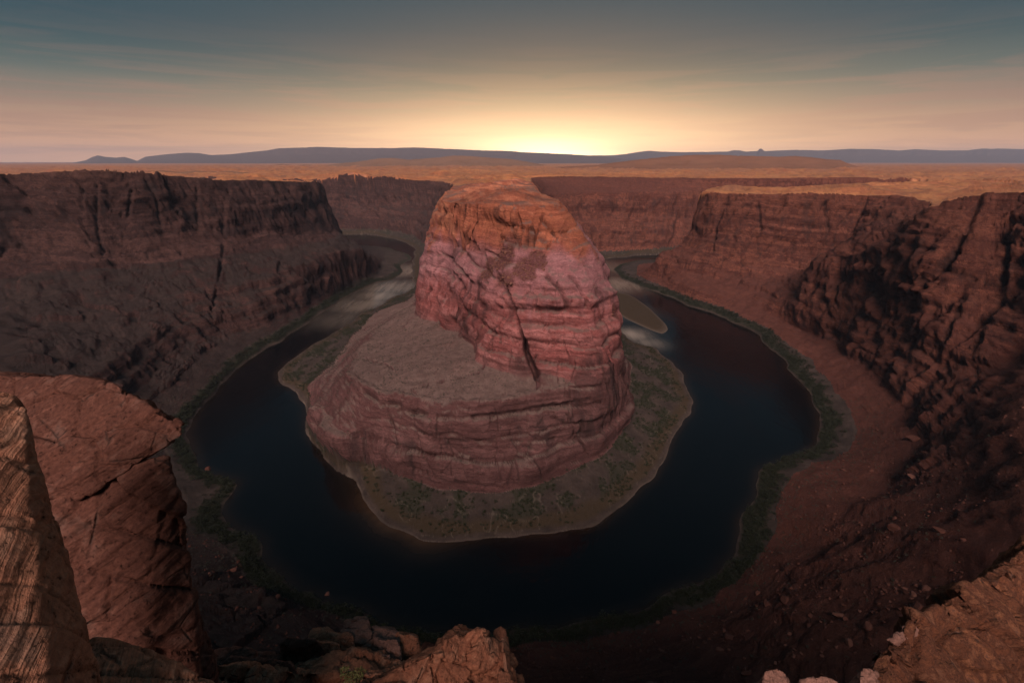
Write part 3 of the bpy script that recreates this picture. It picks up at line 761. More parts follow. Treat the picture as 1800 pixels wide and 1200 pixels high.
def piece(name, k, mat, parent=None):
    f = quads[qc == k]
    u, inv = np.unique(f, return_inverse=True)
    return mesh_np(name, V[u], inv.reshape(-1, 4), {a: b[u] for a, b in ATT.items()}, mat, True, parent)

tag(piece('river_bed', BED, M_BANK), 'river bed under the dark water', kind='structure')
tag(piece('inner_river_bank', BANK_IN, M_BANK), 'scrubby sand flat curving round the foot of the butte', kind='structure')
tag(piece('outer_river_bank', BANK_OUT, M_BANK), 'narrow bank with dark bushes along the outer river edge', kind='structure')
tag(piece('ground', TOP, M_TOP), 'golden slickrock plateau reaching to the horizon', kind='structure')
butte_o = bpy.data.objects.new('rock_butte', None); col.objects.link(butte_o)
butte_o.location = (0, 0, 0)
tag(butte_o, 'tall pink sandstone butte rising inside the river bend', 'butte')
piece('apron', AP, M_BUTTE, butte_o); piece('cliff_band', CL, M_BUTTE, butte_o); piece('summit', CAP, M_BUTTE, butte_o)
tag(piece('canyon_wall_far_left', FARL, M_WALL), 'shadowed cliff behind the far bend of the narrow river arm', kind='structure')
tag(piece('canyon_wall_far_right', FARR, M_RED), 'far cliff behind the dark water beyond the butte', kind='structure')
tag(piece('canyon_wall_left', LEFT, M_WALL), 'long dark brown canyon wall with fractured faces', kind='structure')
tag(piece('canyon_wall_right', RIGHT, M_RED), 'red sandstone headland above the sandy bank', kind='structure')
tag(piece('canyon_slope_right', SPUR, M_RED), 'red talus slope and jointed sandstone spur', kind='structure')
tag(piece('canyon_slope_near', NEAR, M_RED), 'red rubble slope below the overlook', kind='structure')

# ---------------------------------------------------------------- river
def make_water():
    st = 3
    d = np.clip(DR[::st, ::st], -60, 60); l = LR[::st, ::st]; s_ = SR[::st, ::st]
    m = l < .6
    m[1:] |= m[:-1]; m[:-1] |= m[1:]; m[:, 1:] |= m[:, :-1]; m[:, :-1] |= m[:, 1:]
    ny, nx = m.shape
    gxx, gyy = np.meshgrid(X0 + np.arange(nx) * CELL * st, Y0 + np.arange(ny) * CELL * st)
    ii = np.arange(nx * ny).reshape(ny, nx)
    f = np.stack([ii[:-1, :-1], ii[:-1, 1:], ii[1:, 1:], ii[1:, :-1]], -1)[(m[:-1, :-1] & m[1:, 1:])].reshape(-1, 4)
    u, inv = np.unique(f, return_inverse=True)
    vx, vy = gxx.ravel()[u], gyy.ravel()[u]
    sh = np.exp(np.clip(d.ravel()[u], -60, 0) / 9) * .8 * (s_.ravel()[u] == 0) * sstep(-20, -90, vx) * sstep(420, 330, vy)
    sh = np.maximum(sh, .25 * np.exp(np.clip(d.ravel()[u], -60, 0) / 4))
    sky_sheen = np.zeros_like(vx)
    for u_, v_, r_, k_ in SKY_SHEEN:
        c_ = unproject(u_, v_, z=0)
        sky_sheen = np.maximum(sky_sheen, k_ * np.exp(-((vx - c_[0]) ** 2 + (vy - c_[1]) ** 2) / r_ ** 2))
    return mesh_np('river', np.stack([vx, vy, 0 * vx], -1), inv.reshape(-1, 4), dict(shallow=sh, sky_sheen=sky_sheen), M_WATER)
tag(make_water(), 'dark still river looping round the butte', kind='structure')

# ---------------------------------------------------------------- ranges and mesas on the skyline
def far_material(name, c1, c2):
    q = NT(name)
    pos = q.geo.outputs['Position']
    n1 = q.noise(q.scale(pos, (.004, .004, .02)), 1.0, 5, .65)
    q.put(q.b.inputs['Base Color'], q.mix(n1, c1, c2)); q.b.inputs['Roughness'].default_value = .95; q.b.inputs['Specular IOR Level'].default_value = .05
    return q.m
M_FAR = far_material('distant_range_rock', (.07, .05, .045), (.13, .085, .07))
M_MESA = far_material('mesa_rock', (.13, .065, .04), (.27, .13, .075))
M_HILL = far_material('hill_rock', (.15, .085, .055), (.27, .15, .09))

def skyline(name, prof, R, wf, wb, mat, label, rough=1.0, nu=420, seed=0):
    prof = np.array(prof, float)
    us = np.linspace(prof[0, 0], prof[-1, 0], nu)
    vs = np.interp(us, prof[:, 0], prof[:, 1])
    crest = np.array([unproject(u, v, y=R) for u, v in zip(us, vs)])
    ts = np.concatenate([np.linspace(-1, 0, 34), np.linspace(.06, 1, 12)])
    X = np.repeat(crest[:, :1], len(ts), 1); Yy = np.zeros_like(X); Zz = np.zeros_like(X)
    zb = plateau(crest[:, 0].astype(np.float32), crest[:, 1].astype(np.float32)) - 25
    hgt = np.maximum(crest[:, 2] - zb, 1)
    for j, t in enumerate(ts):
        gul = noise3(crest[:, 0] / (wf * .16), np.full(nu, t * 1.5), 0, seed) + .5 * noise3(crest[:, 0] / (wf * .06), np.full(nu, t * 2.5), 0, seed + 5)
        if t <= 0:
            h = np.where(t < -.45, .45 * ((t + 1) / .55) ** 1.3, .45 + .55 * sstep(-.45, -.12, t))
            k = np.clip(-t * 3, 0, 1) * np.clip((1 + t) * 3, 0, 1)
            h = np.clip(h + .16 * rough * gul * k, 0, 1.0)
            Yy[:, j] = R + t * wf + gul * wf * .08 * k
        else:
            h = (1 - t ** 2) + 0 * gul; Yy[:, j] = R + t * wb
        if j == len(ts) - 1: h = h * 0
        Zz[:, j] = zb + hgt * h
        X[:, j] = crest[:, 0] * Yy[:, j] / R
    Zz[:, 31:36] += (hgt * .05 * fbm(us / 9, us * 0, 0, 3, seed + 9) * rough)[:, None]
    V_ = np.stack([X, Yy, Zz], -1).reshape(-1, 3)
    ii = np.arange(nu * len(ts)).reshape(nu, len(ts))
    f = np.stack([ii[:-1, :-1], ii[1:, :-1], ii[1:, 1:], ii[:-1, 1:]], -1).reshape(-1, 4)
    return tag(mesh_np(name, V_, f, None, mat), label, kind='structure')

skyline('distant_hills', [(-160,291),(0,290),(60,290),(105,289),(130,286),(150,282),(163,276),(172,273.5),(185,276),(205,277.5),(218,276),(232,280),(241,283),(255,276),(280,273),
  (300,271),(330,269),(350,270),(372,273),(400,272),(440,268),(470,265),(490,261.5),(530,260),(560,259),(620,261),(680,261),(730,260),(800,263),(850,265),
  (893,266),(930,268.5),(1000,271.5),(1040,274),(1080,277),(1120,284)], 22000, 5000, 5000, M_FAR, 'hazy blue range with a small twin peak on the skyline', .6, 600, 3)
skyline('far_ridge', [(960,280),(1000,275),(1040,273.5),(1080,273),(1100,271),(1120,268),(1140,265.5),(1160,267),(1200,268),(1280,267),(1290,264.5),(1300,265),(1310,267),(1332,266),
  (1335,262),(1339,262),(1343,266),(1400,264),(1450,265),(1480,263),(1500,262),(1540,263),(1580,265),(1610,263),(1650,265),(1700,265),(1725,262),(1770,262),
  (1800,263),(2000,266)], 27000, 5000, 5000, M_FAR, 'flat blue ridge with tiny buttes along the skyline', .5, 600, 13)
skyline('mesa_hill', [(930,297),(1000,292.5),(1050,290),(1085,285.5),(1120,281),(1150,278),(1180,275),(1220,272.5),(1260,272.5),(1300,274),(1340,275),(1370,276),(1385,274.5),(1400,274.5),
  (1430,277),(1450,280),(1478,281.5),(1490,287),(1505,292),(1535,298)], 5200, 1300, 1000, M_MESA, 'long low mesa beyond the plateau below the sunset glow', .8, 420, 23)
skyline('rolling_hills', [(400,304),(440,300),(455,296),(470,293),(485,289.5),(497,288.5),(515,291),(535,289.5),(555,291),(575,290),(600,287),(625,285),(645,282),(665,279),(690,278),
  (720,281),(760,278),(800,274),(830,275),(870,278),(900,280),(940,287),(980,294),(1010,298)], 8000, 2000, 1200, M_HILL, 'rounded brown hills in front of the blue range', 1.3, 420, 33)
skyline('low_knolls', [(210,308),(235,304),(260,301),(285,299.5),(310,302),(345,300.5),(370,302),(400,301),(430,303),(470,306),(500,310)], 2900, 500, 400, M_HILL, 'low dark knolls just behind the canyon rim', 1.2, 200, 43)

# ---------------------------------------------------------------- gravel island in the river arm
isl = smooth_line(line([(1050,512),(1080,513),(1098,516),(1115,523),(1140,541),(1168,568),(1173,579),(1163,586),(1140,578),(1105,562),(1080,548),(1050,540),(1050,512)], 0))
cen = isl[:-1].mean(0)
rings = []
for t, zz in ((1.04, -.8), (1.0, .25), (.95, .9), (.85, 1.6), (.6, 2.2), (.3, 2.4), (.02, 2.5)):
    r_ = cen + (isl[:-1] - cen) * t
    r_[:, 2] = zz + (.5 * fbm(r_[:, 0] / 12, r_[:, 1] / 12, 0, 2, 5) if t < .96 else 0)
    rings.append(r_)
m_ = len(isl) - 1
ii = np.arange(m_ * len(rings)).reshape(len(rings), m_)
f_ = np.stack([ii[:-1], np.roll(ii, -1, 1)[:-1], np.roll(ii, -1, 1)[1:], ii[1:]], -1).reshape(-1, 4)
va = np.vstack(rings)
sa = np.repeat(np.array([.6, .45, .2, .0, 0, 0, 0.]), m_)
tag(mesh_np('gravel_island', va, f_, dict(sand=sa, grass=1 - sa, veg=sa * 0, soil=sa * 0, rubble=sa * 0), M_BANK), 'narrow brown gravel island in the bright river arm', kind='structure')

# ---------------------------------------------------------------- rocks of the overlook
def near_material(name, cols, bed, freq, lam_amt=.8, pit=.5, bumpd=.03, joints=.7):
    """Close sandstone; bed is the normal of its laminae, freq the laminae per metre."""
    q = NT(name)
    pos = q.geo.outputs['Position']
    wn_ = q.noise(pos, .7, 3, colour=True)
    wv = q.add(pos, q.scale(wn_, (.3, .3, .3)))
    dot = q.n('ShaderNodeVectorMath', operation='DOT_PRODUCT'); q.put(dot.inputs[0], wv); dot.inputs[1].default_value = bed
    h = q.math('MULTIPLY', dot.outputs['Value'], freq)
    X, Y_, Z_ = q.xyz(wv)
    cv = q.n('ShaderNodeCombineXYZ'); q.put(cv.inputs[0], h); q.put(cv.inputs[1], q.math('MULTIPLY', X, .12 * freq ** .5)); q.put(cv.inputs[2], q.math('MULTIPLY', Z_, .12 * freq ** .5))
    lam = q.noise(cv.outputs[0], 1.6, 4, .62)
    k = len(cols)
    mott = q.noise(pos, 1.1, 5, .65)
    base = q.ramp(q.math('ADD', q.math('MULTIPLY', lam, .33), q.math('MULTIPLY', mott, .67)), [(.32 + .36 * i / (k - 1), c) for i, c in enumerate(cols)])
    # joints: a net of thin cracks
    vo = q.n('ShaderNodeTexVoronoi', feature='DISTANCE_TO_EDGE'); q.put(vo.inputs['Vector'], q.add(pos, q.scale(wn_, (.15, .15, .15)))); vo.inputs['Scale'].default_value = joints
    crack = q.ramp(vo.outputs['Distance'], [(.0, 1.0), (.035, 0.0)])
    crack = q.math('MULTIPLY', crack, q.ramp(mott, [(.5, 0.0), (.6, 1.0)]))
    fine = q.noise(pos, 8.0, 5, .75)
    pits = q.math('MULTIPLY', q.ramp(fine, [(.28, 1.0), (.38, 0.0)]), pit)
    dark = q.math('MAXIMUM', pits, q.math('MULTIPLY', crack, .85))
    base = q.mix(1.0, base, q.ramp(fine, [(.3, .6), (.5, 1.0), (.7, 1.4)]), 'MULTIPLY')
    base = q.mix(dark, base, (.028, .017, .014))
    grey = q.ramp(mott, [(.55, 0.0), (.68, .55)])
    base = q.mix(grey, base, (.13, .082, .068))
    q.put(q.b.inputs['Base Color'], base); q.b.inputs['Roughness'].default_value = .9; q.b.inputs['Specular IOR Level'].default_value = .15
    hh = q.math('ADD', q.math('MULTIPLY', lam, lam_amt), q.math('MULTIPLY', fine, .6))
    hh = q.math('SUBTRACT', hh, q.math('MULTIPLY', dark, .7))
    q.put(q.b.inputs['Normal'], q.bump(hh, 1.0, bumpd * 2.0))
    return q.m
ORANGE = [(.21, .082, .048), (.32, .135, .078), (.25, .098, .058), (.40, .19, .115), (.29, .12, .07)]
BROWN = [(.075, .031, .023), (.115, .048, .034), (.088, .037, .027), (.145, .064, .046), (.10, .042, .03)]
PINK = [(.16, .085, .065), (.225, .12, .094), (.185, .097, .075), (.26, .148, .118)]
BRIGHT = [(.19, .085, .052), (.33, .155, .094), (.26, .115, .07), (.42, .22, .14), (.30, .138, .084)]
M_STRIPE = near_material('striped_sandstone', BRIGHT, (.82, .42, -.28), 6.5, 1.0, .8, .05)
M_SLAB = near_material('tilted_slab_sandstone', BROWN, (-.52, .05, .85), 4.5, .8, .6, .06)
M_RIDGE = near_material('ridge_sandstone', ORANGE, (-.72, .1, .68), 2.4, 1.1, .6, .08)
M_BLOCK = near_material('pale_block_sandstone', PINK, (.1, .1, 1), 1.4, .6, .4, .07)
M_CLIFFN = near_material('streaked_cliff_sandstone', [(.10, .045, .03), (.22, .085, .045), (.13, .055, .035), (.34, .14, .07), (.19, .075, .045)], (.75, .6, .05), .28, .9, .3, .3, .16)

def near_cells(a, b, seed):
    return cells(a.astype(np.float32), b.astype(np.float32), 1.0, seed % 97)

def hull_rock(name, pts, voxel, mat, parent=None, amp=.1, size=1.0, bed=(0, 0, 1), bedstep=.3, bedamp=.06, cut=0, seed=0, jig=0.0):
    """A rock from the corners it shows: hull, even skin, then bedding ledges, broken facets and grain."""
    bm = bmesh.new()
    P3 = []
    for p in pts:
        P3.append(Vector(p[1:4]) if p[0] == 'p' else Vector(unproject(p[0], p[1], y=p[2])))
    for p in P3: bm.verts.new(p)
    r = bmesh.ops.convex_hull(bm, input=bm.verts)
    bmesh.ops.delete(bm, geom=[v for v in bm.verts if not v.link_faces], context='VERTS')
    bmesh.ops.recalc_face_normals(bm, faces=bm.faces)
    me = bpy.data.meshes.new(name); bm.to_mesh(me); bm.free()
    o = bpy.data.objects.new(name, me); col.objects.link(o)
    md = o.modifiers.new('skin', 'REMESH'); md.mode = 'VOXEL'; md.voxel_size = voxel; md.adaptivity = 0
    sm = o.modifiers.new('soft', 'SMOOTH'); sm.iterations = 1; sm.factor = .5
    dg = bpy.context.evaluated_depsgraph_get(); dg.update()
    ev = o.evaluated_get(dg); m2 = bpy.data.meshes.new_from_object(ev)
    o.modifiers.clear(); o.data = m2; bpy.data.meshes.remove(me)
    n = len(m2.vertices)
    co = np.empty(n * 3, np.float32); m2.vertices.foreach_get('co', co); co = co.reshape(-1, 3)
    no = np.empty(n * 3, np.float32); m2.vertices.foreach_get('normal', no); no = no.reshape(-1, 3)
    bedv = np.array(bed, float); bedv /= np.linalg.norm(bedv)
    x_, y_, z_ = co.T / size
    b_ = co @ bedv + .25 * size * noise3(x_ * .6, y_ * .6, z_ * .6, seed)
    lay = noise3(b_ / bedstep, x_ * .25, z_ * .25, seed + 1)
    lay = .6 * np.round(lay * 3) / 3 + .4 * lay + .5 * noise3(b_ / (bedstep * .3), x_ * .5, z_ * .5, seed + 2)
    fac = noise3(x_ * 1.1, y_ * 1.1, z_ * 1.1, seed + 3); fac = np.round(fac * 3) / 3 * .8 + .2 * fac
    cv_, ce_ = near_cells(x_ * 1.3 + z_ * .7 + .3 * fac, y_ * 1.3 + z_ * .9, seed)
    bg_ = fbm(x_ * .7, y_ * .7, z_ * .7, 4, seed + 4)
    gr = fbm(x_ * 5, y_ * 5, z_ * 5, 2, seed + 7)
    jt = sstep(.05, 0, np.abs(noise3(x_ * .9, y_ * .9, z_ * .5, seed + 9))) if cut else 0
    across = np.abs(1 - np.abs(no @ bedv))
    d_ = amp * (.8 * bg_ + .4 * fac + 1.0 * cv_ - .9 * sstep(.09, 0, ce_) + .22 * gr) + bedamp * lay * (.35 + .65 * across) - cut * jt
    co = co + no * d_[:, None].astype(np.float32)
    m2.vertices.foreach_set('co', np.ascontiguousarray(co, np.float32).ravel())
    m2.materials.clear(); m2.materials.append(mat)
    m2.polygons.foreach_set('use_smooth', np.ones(len(m2.polygons), bool))
    m2.update()
    if parent: o.parent = parent
    return o

def empty(name, loc=(0, 0, 0)):
    e = bpy.data.objects.new(name, None); col.objects.link(e); e.location = (0, 0, 0)
    return e

# the ledge that carries the overlook
tag(hull_rock('overlook_ledge', [('p',-3,-14,304),('p',3,-14,304),('p',-1.5,-.8,306.6),('p',1.5,-.6,306.6),('p',-1.2,-4,306.8),('p',1.2,-4,306.8),('p',-5,1.0,296),('p',5,1.0,296),('p',-12,4,262),('p',12,4,262),('p',-14,-14,262),('p',14,-14,262)],
    .5, M_RIDGE, None, .25, 2.0, (0, .1, 1), .8, .3, 0, 70), 'sandstone ledge under the overlook', 'rock')
tag(hull_rock('striped_boulder', [(8,693,6.3),(26,696,6.2),(44,716,6.0),(49,780,5.5),(60,850,5.15),(80,905,4.9),(108,975,4.6),(135,1050,4.35),(155,1110,4.15),(172,1170,3.95),(190,1260,3.6),
    (-160,690,5.4),(-300,900,3.6),(-200,1300,2.4),(100,1400,2.5),(-40,685,7.6),(30,722,7.4),(80,960,6.2),(140,1150,5.3),(-300,700,8),(215,1400,3.2),(255,1650,2.6),(-100,1700,2.2),(220,1500,4.2),(-300,1500,4)],
    .035, M_STRIPE, None, .035, 1.1, (.82, .42, -.28), .14, .04, .02, 101), 'orange striped boulder close by, with vertical ribs', 'boulder')
out_o = empty('slab_outcrop')
tag(out_o, 'big dark brown outcrop of tilted slabs jutting over the river', 'rock outcrop')
SL = (-.52, .05, .85)
hull_rock('upper_slab', [(-60,664,15.2),(0,661,15),(62,657,15),(125,664,14.8),(188,669,14.5),(238,700,13.6),(300,734,13),(322,748,12.6),(320,766,12.4),(294,786,12.4),(262,806,12.2),(150,872,11.5),(60,872,11.5),(-60,800,12.5),
    (0,664,20),(185,674,19),(300,740,16.5),(255,800,15),(100,860,15)], .055, M_SLAB, out_o, .13, 2.2, SL, .5, .17, .05, 111)
hull_rock('lower_block', [(35,868,11.7),(150,866,11.7),(290,806,12.3),(304,840,12.2),(325,888,12),(322,950,11.6),(329,1020,11.2),(336,1060,11.0),(342,1100,10.8),(250,1120,9.8),(130,1060,10),(60,980,10.4),
    (345,1240,10.2),(230,1300,9),(100,1300,8.6),(280,880,16),(310,1000,15),(330,1150,14),(60,900,16),(350,1420,9.4),(365,1750,8.4),(100,1750,7.4),(330,1500,12.5),(60,1500,12)], .06, M_SLAB, out_o, .15, 2.4, (-.62, .05, .78), .8, .15, .06, 121)
hull_rock('side_flake', [(338,1062,12.2),(356,1085,12.2),(370,1135,11.8),(380,1180,11.4),(388,1230,11),(395,1330,10.4),(330,1330,9.8),(322,1150,11),(340,1075,14),(365,1140,13.5),(380,1230,13),(405,1600,9.2),(320,1600,8.8)], .07, M_SLAB, out_o, .12, 1.2, (-.62, .05, .78), .7, .08, .0, 131)
tag(hull_rock('ribbed_shelf', [(160,1126,4.7),(225,1140,4.6),(300,1163,4.6),(350,1182,4.6),(400,1210,4.6),(430,1330,4.2),(180,1330,3.4),(60,1250,3.4),(170,1130,6.2),(300,1175,6),(390,1215,5.8),(460,1600,3.6),(150,1700,2.8),(400,1500,5),(150,1500,5)],
    .035, M_STRIPE, None, .07, .8, (.7, .5, .35), .2, .05, .02, 141), 'low ribbed orange shelf at the foot of the striped boulder', 'rock')
# the sharp ridge and the jointed blocks below it
tag(hull_rock('sharp_ridge', [(806,1103,11.2),(798,1108,11.1),(826,1117,11.1),(858,1116,11.3),(872,1128,11.2),(890,1152,10.9),(912,1190,10.6),(935,1240,10.2),(766,1138,10.2),(730,1158,9.9),(690,1180,9.6),(640,1206,9.2),(600,1240,8.8),
    (640,1340,7.6),(950,1340,8.8),(810,1112,14),(868,1130,14),(915,1200,13.5),(700,1190,12.5),(980,1600,7.8),(600,1600,6.6),(960,1500,11),(640,1500,10.5)],
    .06, M_RIDGE, None, .2, 1.4, (-.72, .1, .68), .5, .12, .08, 151), 'sharp pointed orange ridge in front of the black water', 'rock')
tag(hull_rock('leaning_flake', [(868,1108,12.6),(880,1099,12.6),(890,1103,12.5),(893,1125,12.3),(893,1150,12),(870,1135,12.2),(872,1110,13.6),(888,1110,13.6),(890,1160,13),('p',-.4,9.6,294),('p',.1,9.6,294),('p',-.3,11,294)],
    .05, M_RIDGE, None, .05, .7, (.3, 0, .9), .3, .04, 0, 161), 'upright dark rock flake behind the sharp ridge', 'rock')
tag(hull_rock('block_ledge', [(380,1166,19),(470,1166,20),(560,1150,21.5),(640,1142,22.5),(730,1156,22.5),(760,1190,20.5),(760,1330,17),(380,1330,16),(350,1250,17),(560,1146,28),(720,1160,27.5),(420,1172,25),(330,1700,13),(790,1700,14),(770,1500,22),(360,1500,20)],
    .14, M_RIDGE, None, .45, 2.4, (-.4, .1, .9), .8, .25, .25, 171), 'broken red ledge carrying the jointed pale blocks', 'rock')
BL = [  # outline of each block: left, top, right, bottom, distance, material, label
 (604,1083,650,1112,25.5,0,'pink boulder on top of the pile of jointed blocks'),(603,1103,652,1130,24.6,0,'flat grey pink block under the topmost pink boulder'),(648,1100,700,1132,25,0,'long pink block beside the topmost boulder'),
 (645,1122,704,1164,23.6,0,'large pale grooved block in the middle of the pile'),(696,1113,738,1150,24.6,1,'smooth tan block at the river end of the pile'),(545,1102,584,1128,24.6,1,'small red block at the back of the pile'),
 (552,1112,622,1146,23.8,1,'tan block above the diagonal crack'),(540,1122,600,1166,22.8,1,'broad tan block below the diagonal crack'),(572,1140,640,1176,22.4,1,'cracked tan block near the small green shrub'),(575,1165,650,1206,21.4,1,'lowest tan block beside the small green shrub'),
 (496,1118,565,1196,21.6,2,'steep red brown block with a rough gritty face'),(440,1143,490,1168,21.4,2,'rounded red boulder beside the gritty block'),(374,1138,450,1170,20.6,2,'layered red boulder next to the slab outcrop'),(395,1158,470,1196,19.6,2,'lumpy red boulder below the layered one'),(460,1164,520,1210,19.6,2,'knobbly red boulder at the bottom edge'),(628,1150,690,1180,22.2,0,'wedge of pale rock next to the sharp ridge'),
]
rb = random.Random(5)
for i, (l, t, r, b, yd, mt, lab) in enumerate(BL):
    cx, cy = (l + r) / 2, (t + b) / 2
    pts = []
    for du, dv, dd in ((-.5,-.34,.3),(-.28,-.5,.7),(.34,-.5,.7),(.5,-.3,.3),(.5,.34,-.5),(.38,.55,-.9),(-.4,.55,-.9),(-.52,.3,-.5)):
        jj = lambda: rb.uniform(-.1, .1)
        pts.append((cx + (du + jj()) * (r - l), cy + (dv + jj()) * (b - t), yd + dd * .8))
    for du, dv in ((-.42,-.36),(.4,-.36),(.42,.4),(-.42,.4)): pts.append((cx + du * (r - l), cy + dv * (b - t), yd + 2.0))
    c0 = unproject(cx, b, y=yd - .6)
    for ddx, ddy in ((-.6,-.3),(.6,-.3),(.5,1.4),(-.5,1.4)): pts.append(('p', c0[0] + ddx, c0[1] + ddy, c0[2] - 1.6))
    tag(hull_rock('jointed_block', pts, .075, (M_BLOCK, M_RIDGE, M_SLAB)[mt], None, .09, .9, (.1, .1, 1), .4, .05, .05, 200 + i * 7), lab, 'rock', 'jointed blocks below the overlook')
# the streaked cliff beside the overlook
tag(hull_rock('streaked_cliff', [(1880,905,44),(1800,960,38),(1740,1000,34),(1700,1028,31),(1660,1054,28),(1612,1084,26),(1585,1108,25),(1556,1122,24),(1540,1150,22.5),(1530,1190,21),(1510,1260,19),
    (1600,1330,17),(1900,1330,24),(1900,1150,30),(1720,1180,24),(1880,905,60),(1640,1060,38),(1570,1120,32),(1490,1500,15.5),(2000,1600,18),(1480,1400,24),(2000,1400,40)],
    .2, M_CLIFFN, None, .9, 6.0, (.75, .6, .05), 2.6, .4, .3, 181), 'dark streaked cliff edge catching orange light, beside the overlook', 'cliff')
tag(hull_rock('cliff_cap_boulder', [(1556,1122,24.4),(1575,1108,24.8),(1600,1106,25),(1618,1090,26),(1612,1116,24.8),(1570,1132,23.8),(1580,1112,27),(1615,1100,27.5),(1590,1140,24.6)],
    .1, M_BLOCK, None, .12, 1.2, (.2, .2, 1), .5, .06, 0, 191), 'pale pink cap on the edge of the streaked cliff', 'rock')
for l, t, r, b, yd, lab in ((1334,1172,1388,1225,19, 'pale pink boulder at the bottom edge below the red slope'), (1398,1187,1482,1240,18.4, 'flat pinkish boulder with a white patch at the bottom edge'), (1505,1172,1545,1215,20.5, 'small pale boulder against the foot of the streaked cliff')):
    cx, cy = (l + r) / 2, (t + b) / 2
    pts = [(cx + du * (r - l), cy + dv * (b - t), yd + dd) for du, dv, dd in ((-.5,.1,0),(-.32,-.4,.4),(.1,-.5,.5),(.4,-.3,.3),(.5,.2,0),(.3,.6,-.8),(-.35,.6,-.8),(-.3,-.2,2),(.35,-.1,2),(0,.6,1.6))]
    c0 = unproject(cx, b, y=yd)
    pts += [('p', c0[0] + a_, c0[1] + b_, c0[2] - 9) for a_, b_ in ((-2,-3),(2,-3),(2,2),(-2,2))]
    tag(hull_rock('edge_boulder', pts, .08, M_BLOCK, None, .1, 1.0, (.1, .1, 1), .4, .05, .03, int(l)), lab, 'boulder')

# ---------------------------------------------------------------- bushes and loose stones
def leaf_material(name, a, b):
    q = NT(name)
    oi = q.n('ShaderNodeObjectInfo')
    n1 = q.noise(q.geo.outputs['Position'], 1.3, 2)
    f = q.math('ADD', q.math('MULTIPLY', oi.outputs['Random'], .5), q.math('MULTIPLY', n1, .5))
    q.put(q.b.inputs['Base Color'], q.mix(f, a, b)); q.b.inputs['Roughness'].default_value = .8; q.b.inputs['Specular IOR Level'].default_value = .2
    return q.m
M_LEAF = leaf_material('tamarisk_leaf', (.011, .015, .008), (.03, .036, .017))
M_SAGE = leaf_material('sage_leaf', (.04, .045, .033), (.085, .085, .06))
M_TWIG = leaf_material('twig', (.05, .035, .025), (.09, .06, .04))
M_STONE = stone_material('loose_stone', [(.07, .028, .021), (.11, .045, .033), (.17, .08, .06)])

def bush_arrays(n, rng, stems=True):
    """leaf sprays spread through a lumpy crown of unit height, with a few stems"""
    vs, fs = [], []
    lobes = [(rng.uniform(-.45, .45), rng.uniform(-.45, .45), rng.uniform(.35, .75), rng.uniform(.22, .4)) for _ in range(5)]
    for i in range(n):
        lx, ly, lz, lr = lobes[i % 5]
        d = np.array([rng.gauss(0, 1), rng.gauss(0, 1), rng.gauss(0, 1)]); d /= np.linalg.norm(d)
        c = np.array([lx, ly, lz]) + d * lr * rng.uniform(.55, 1.05)
        c[2] = max(c[2], .05)
        a = np.array([rng.gauss(0, 1), rng.gauss(0, 1), rng.gauss(.4, .8)]); a *= rng.uniform(.09, .16) / np.linalg.norm(a)
        b = np.cross(a, [rng.gauss(0, 1), rng.gauss(0, 1), rng.gauss(0, 1)]); b *= rng.uniform(.05, .09) / (np.linalg.norm(b) + 1e-6)
        k = len(vs)
        vs += [c - a, c + b, c + a, c - b]; fs.append((k, k + 1, k + 2, k + 3))
    return np.array(vs), np.array(fs)

def stem_arrays(rng, n=5):
    vs, fs = [], []
    for i in range(n):
        t = np.array([rng.uniform(-.4, .4), rng.uniform(-.4, .4), rng.uniform(.4, .75)]); w_ = .02
        k = len(vs)
        b0 = np.array([t[0] * .15, t[1] * .15, -.12])
        vs += [b0 + (w_, 0, 0), b0 + (-w_, w_, 0), b0 + (-w_, -w_, 0), t + (.006, 0, 0), t + (-.006, .006, 0), t + (-.006, -.006, 0)]
        fs += [(k, k + 1, k + 4, k + 3), (k + 1, k + 2, k + 5, k + 4), (k + 2, k, k + 3, k + 5)]
    return np.array(vs), np.array(fs)

R_ = np.random.RandomState(11)
def pick(mask, n, weight=None, min_d=1.2):
    """n places on the sheet, spread by area (each vertex stands for its cell)"""
    ii = np.where(mask)[0]
    if not len(ii): return np.zeros((0, 3))
    w_ = AREA[ii] * (1 if weight is None else weight[ii])
    c = R_.choice(ii, size=n, p=w_ / w_.sum())
    q = V[c].copy()
    key = np.round(q[:, :2] / min_d).astype(int)
    _, u = np.unique(key, axis=0, return_index=True)
    return q[np.sort(u)]
A_ = np.zeros((nc, nr)); e1 = Pv[1:, :-1] - Pv[:-1, :-1]; e2 = Pv[:-1, 1:] - Pv[:-1, :-1]
A_[:-1, :-1] = np.linalg.norm(np.cross(e1, e2), axis=-1); AREA = A_.ravel()
front = (py > 20) & (np.abs(np.arctan2(px, py)) < .95)

rp = random.Random(21)
VAR = []
for i in range(4):
    a_, b_ = bush_arrays(46, rp); c_, d_ = stem_arrays(rp)
    m1 = mesh_np('foliage', a_, b_, None, M_LEAF, False).data; m2 = mesh_np('stems', c_, d_, None, M_TWIG, False).data
    VAR.append((m1, m2, a_, b_))
for o in [o for o in col.objects if o.name.split('.')[0] in ('foliage', 'stems')]: bpy.data.objects.remove(o)

def bush(p, s, label, group):
    m1, m2, _, _ = rp.choice(VAR)
    e = bpy.data.objects.new('bush', None); col.objects.link(e)
    e.location = p; e.rotation_euler = (0, 0, rp.uniform(0, 6.28)); e.scale = (s * rp.uniform(.9, 1.5), s * rp.uniform(.9, 1.5), s)
    tag(e, label, 'bush', group)
    for nm, me in (('foliage', m1), ('stems', m2)):
        o = bpy.data.objects.new(nm, me); col.objects.link(o); o.parent = e

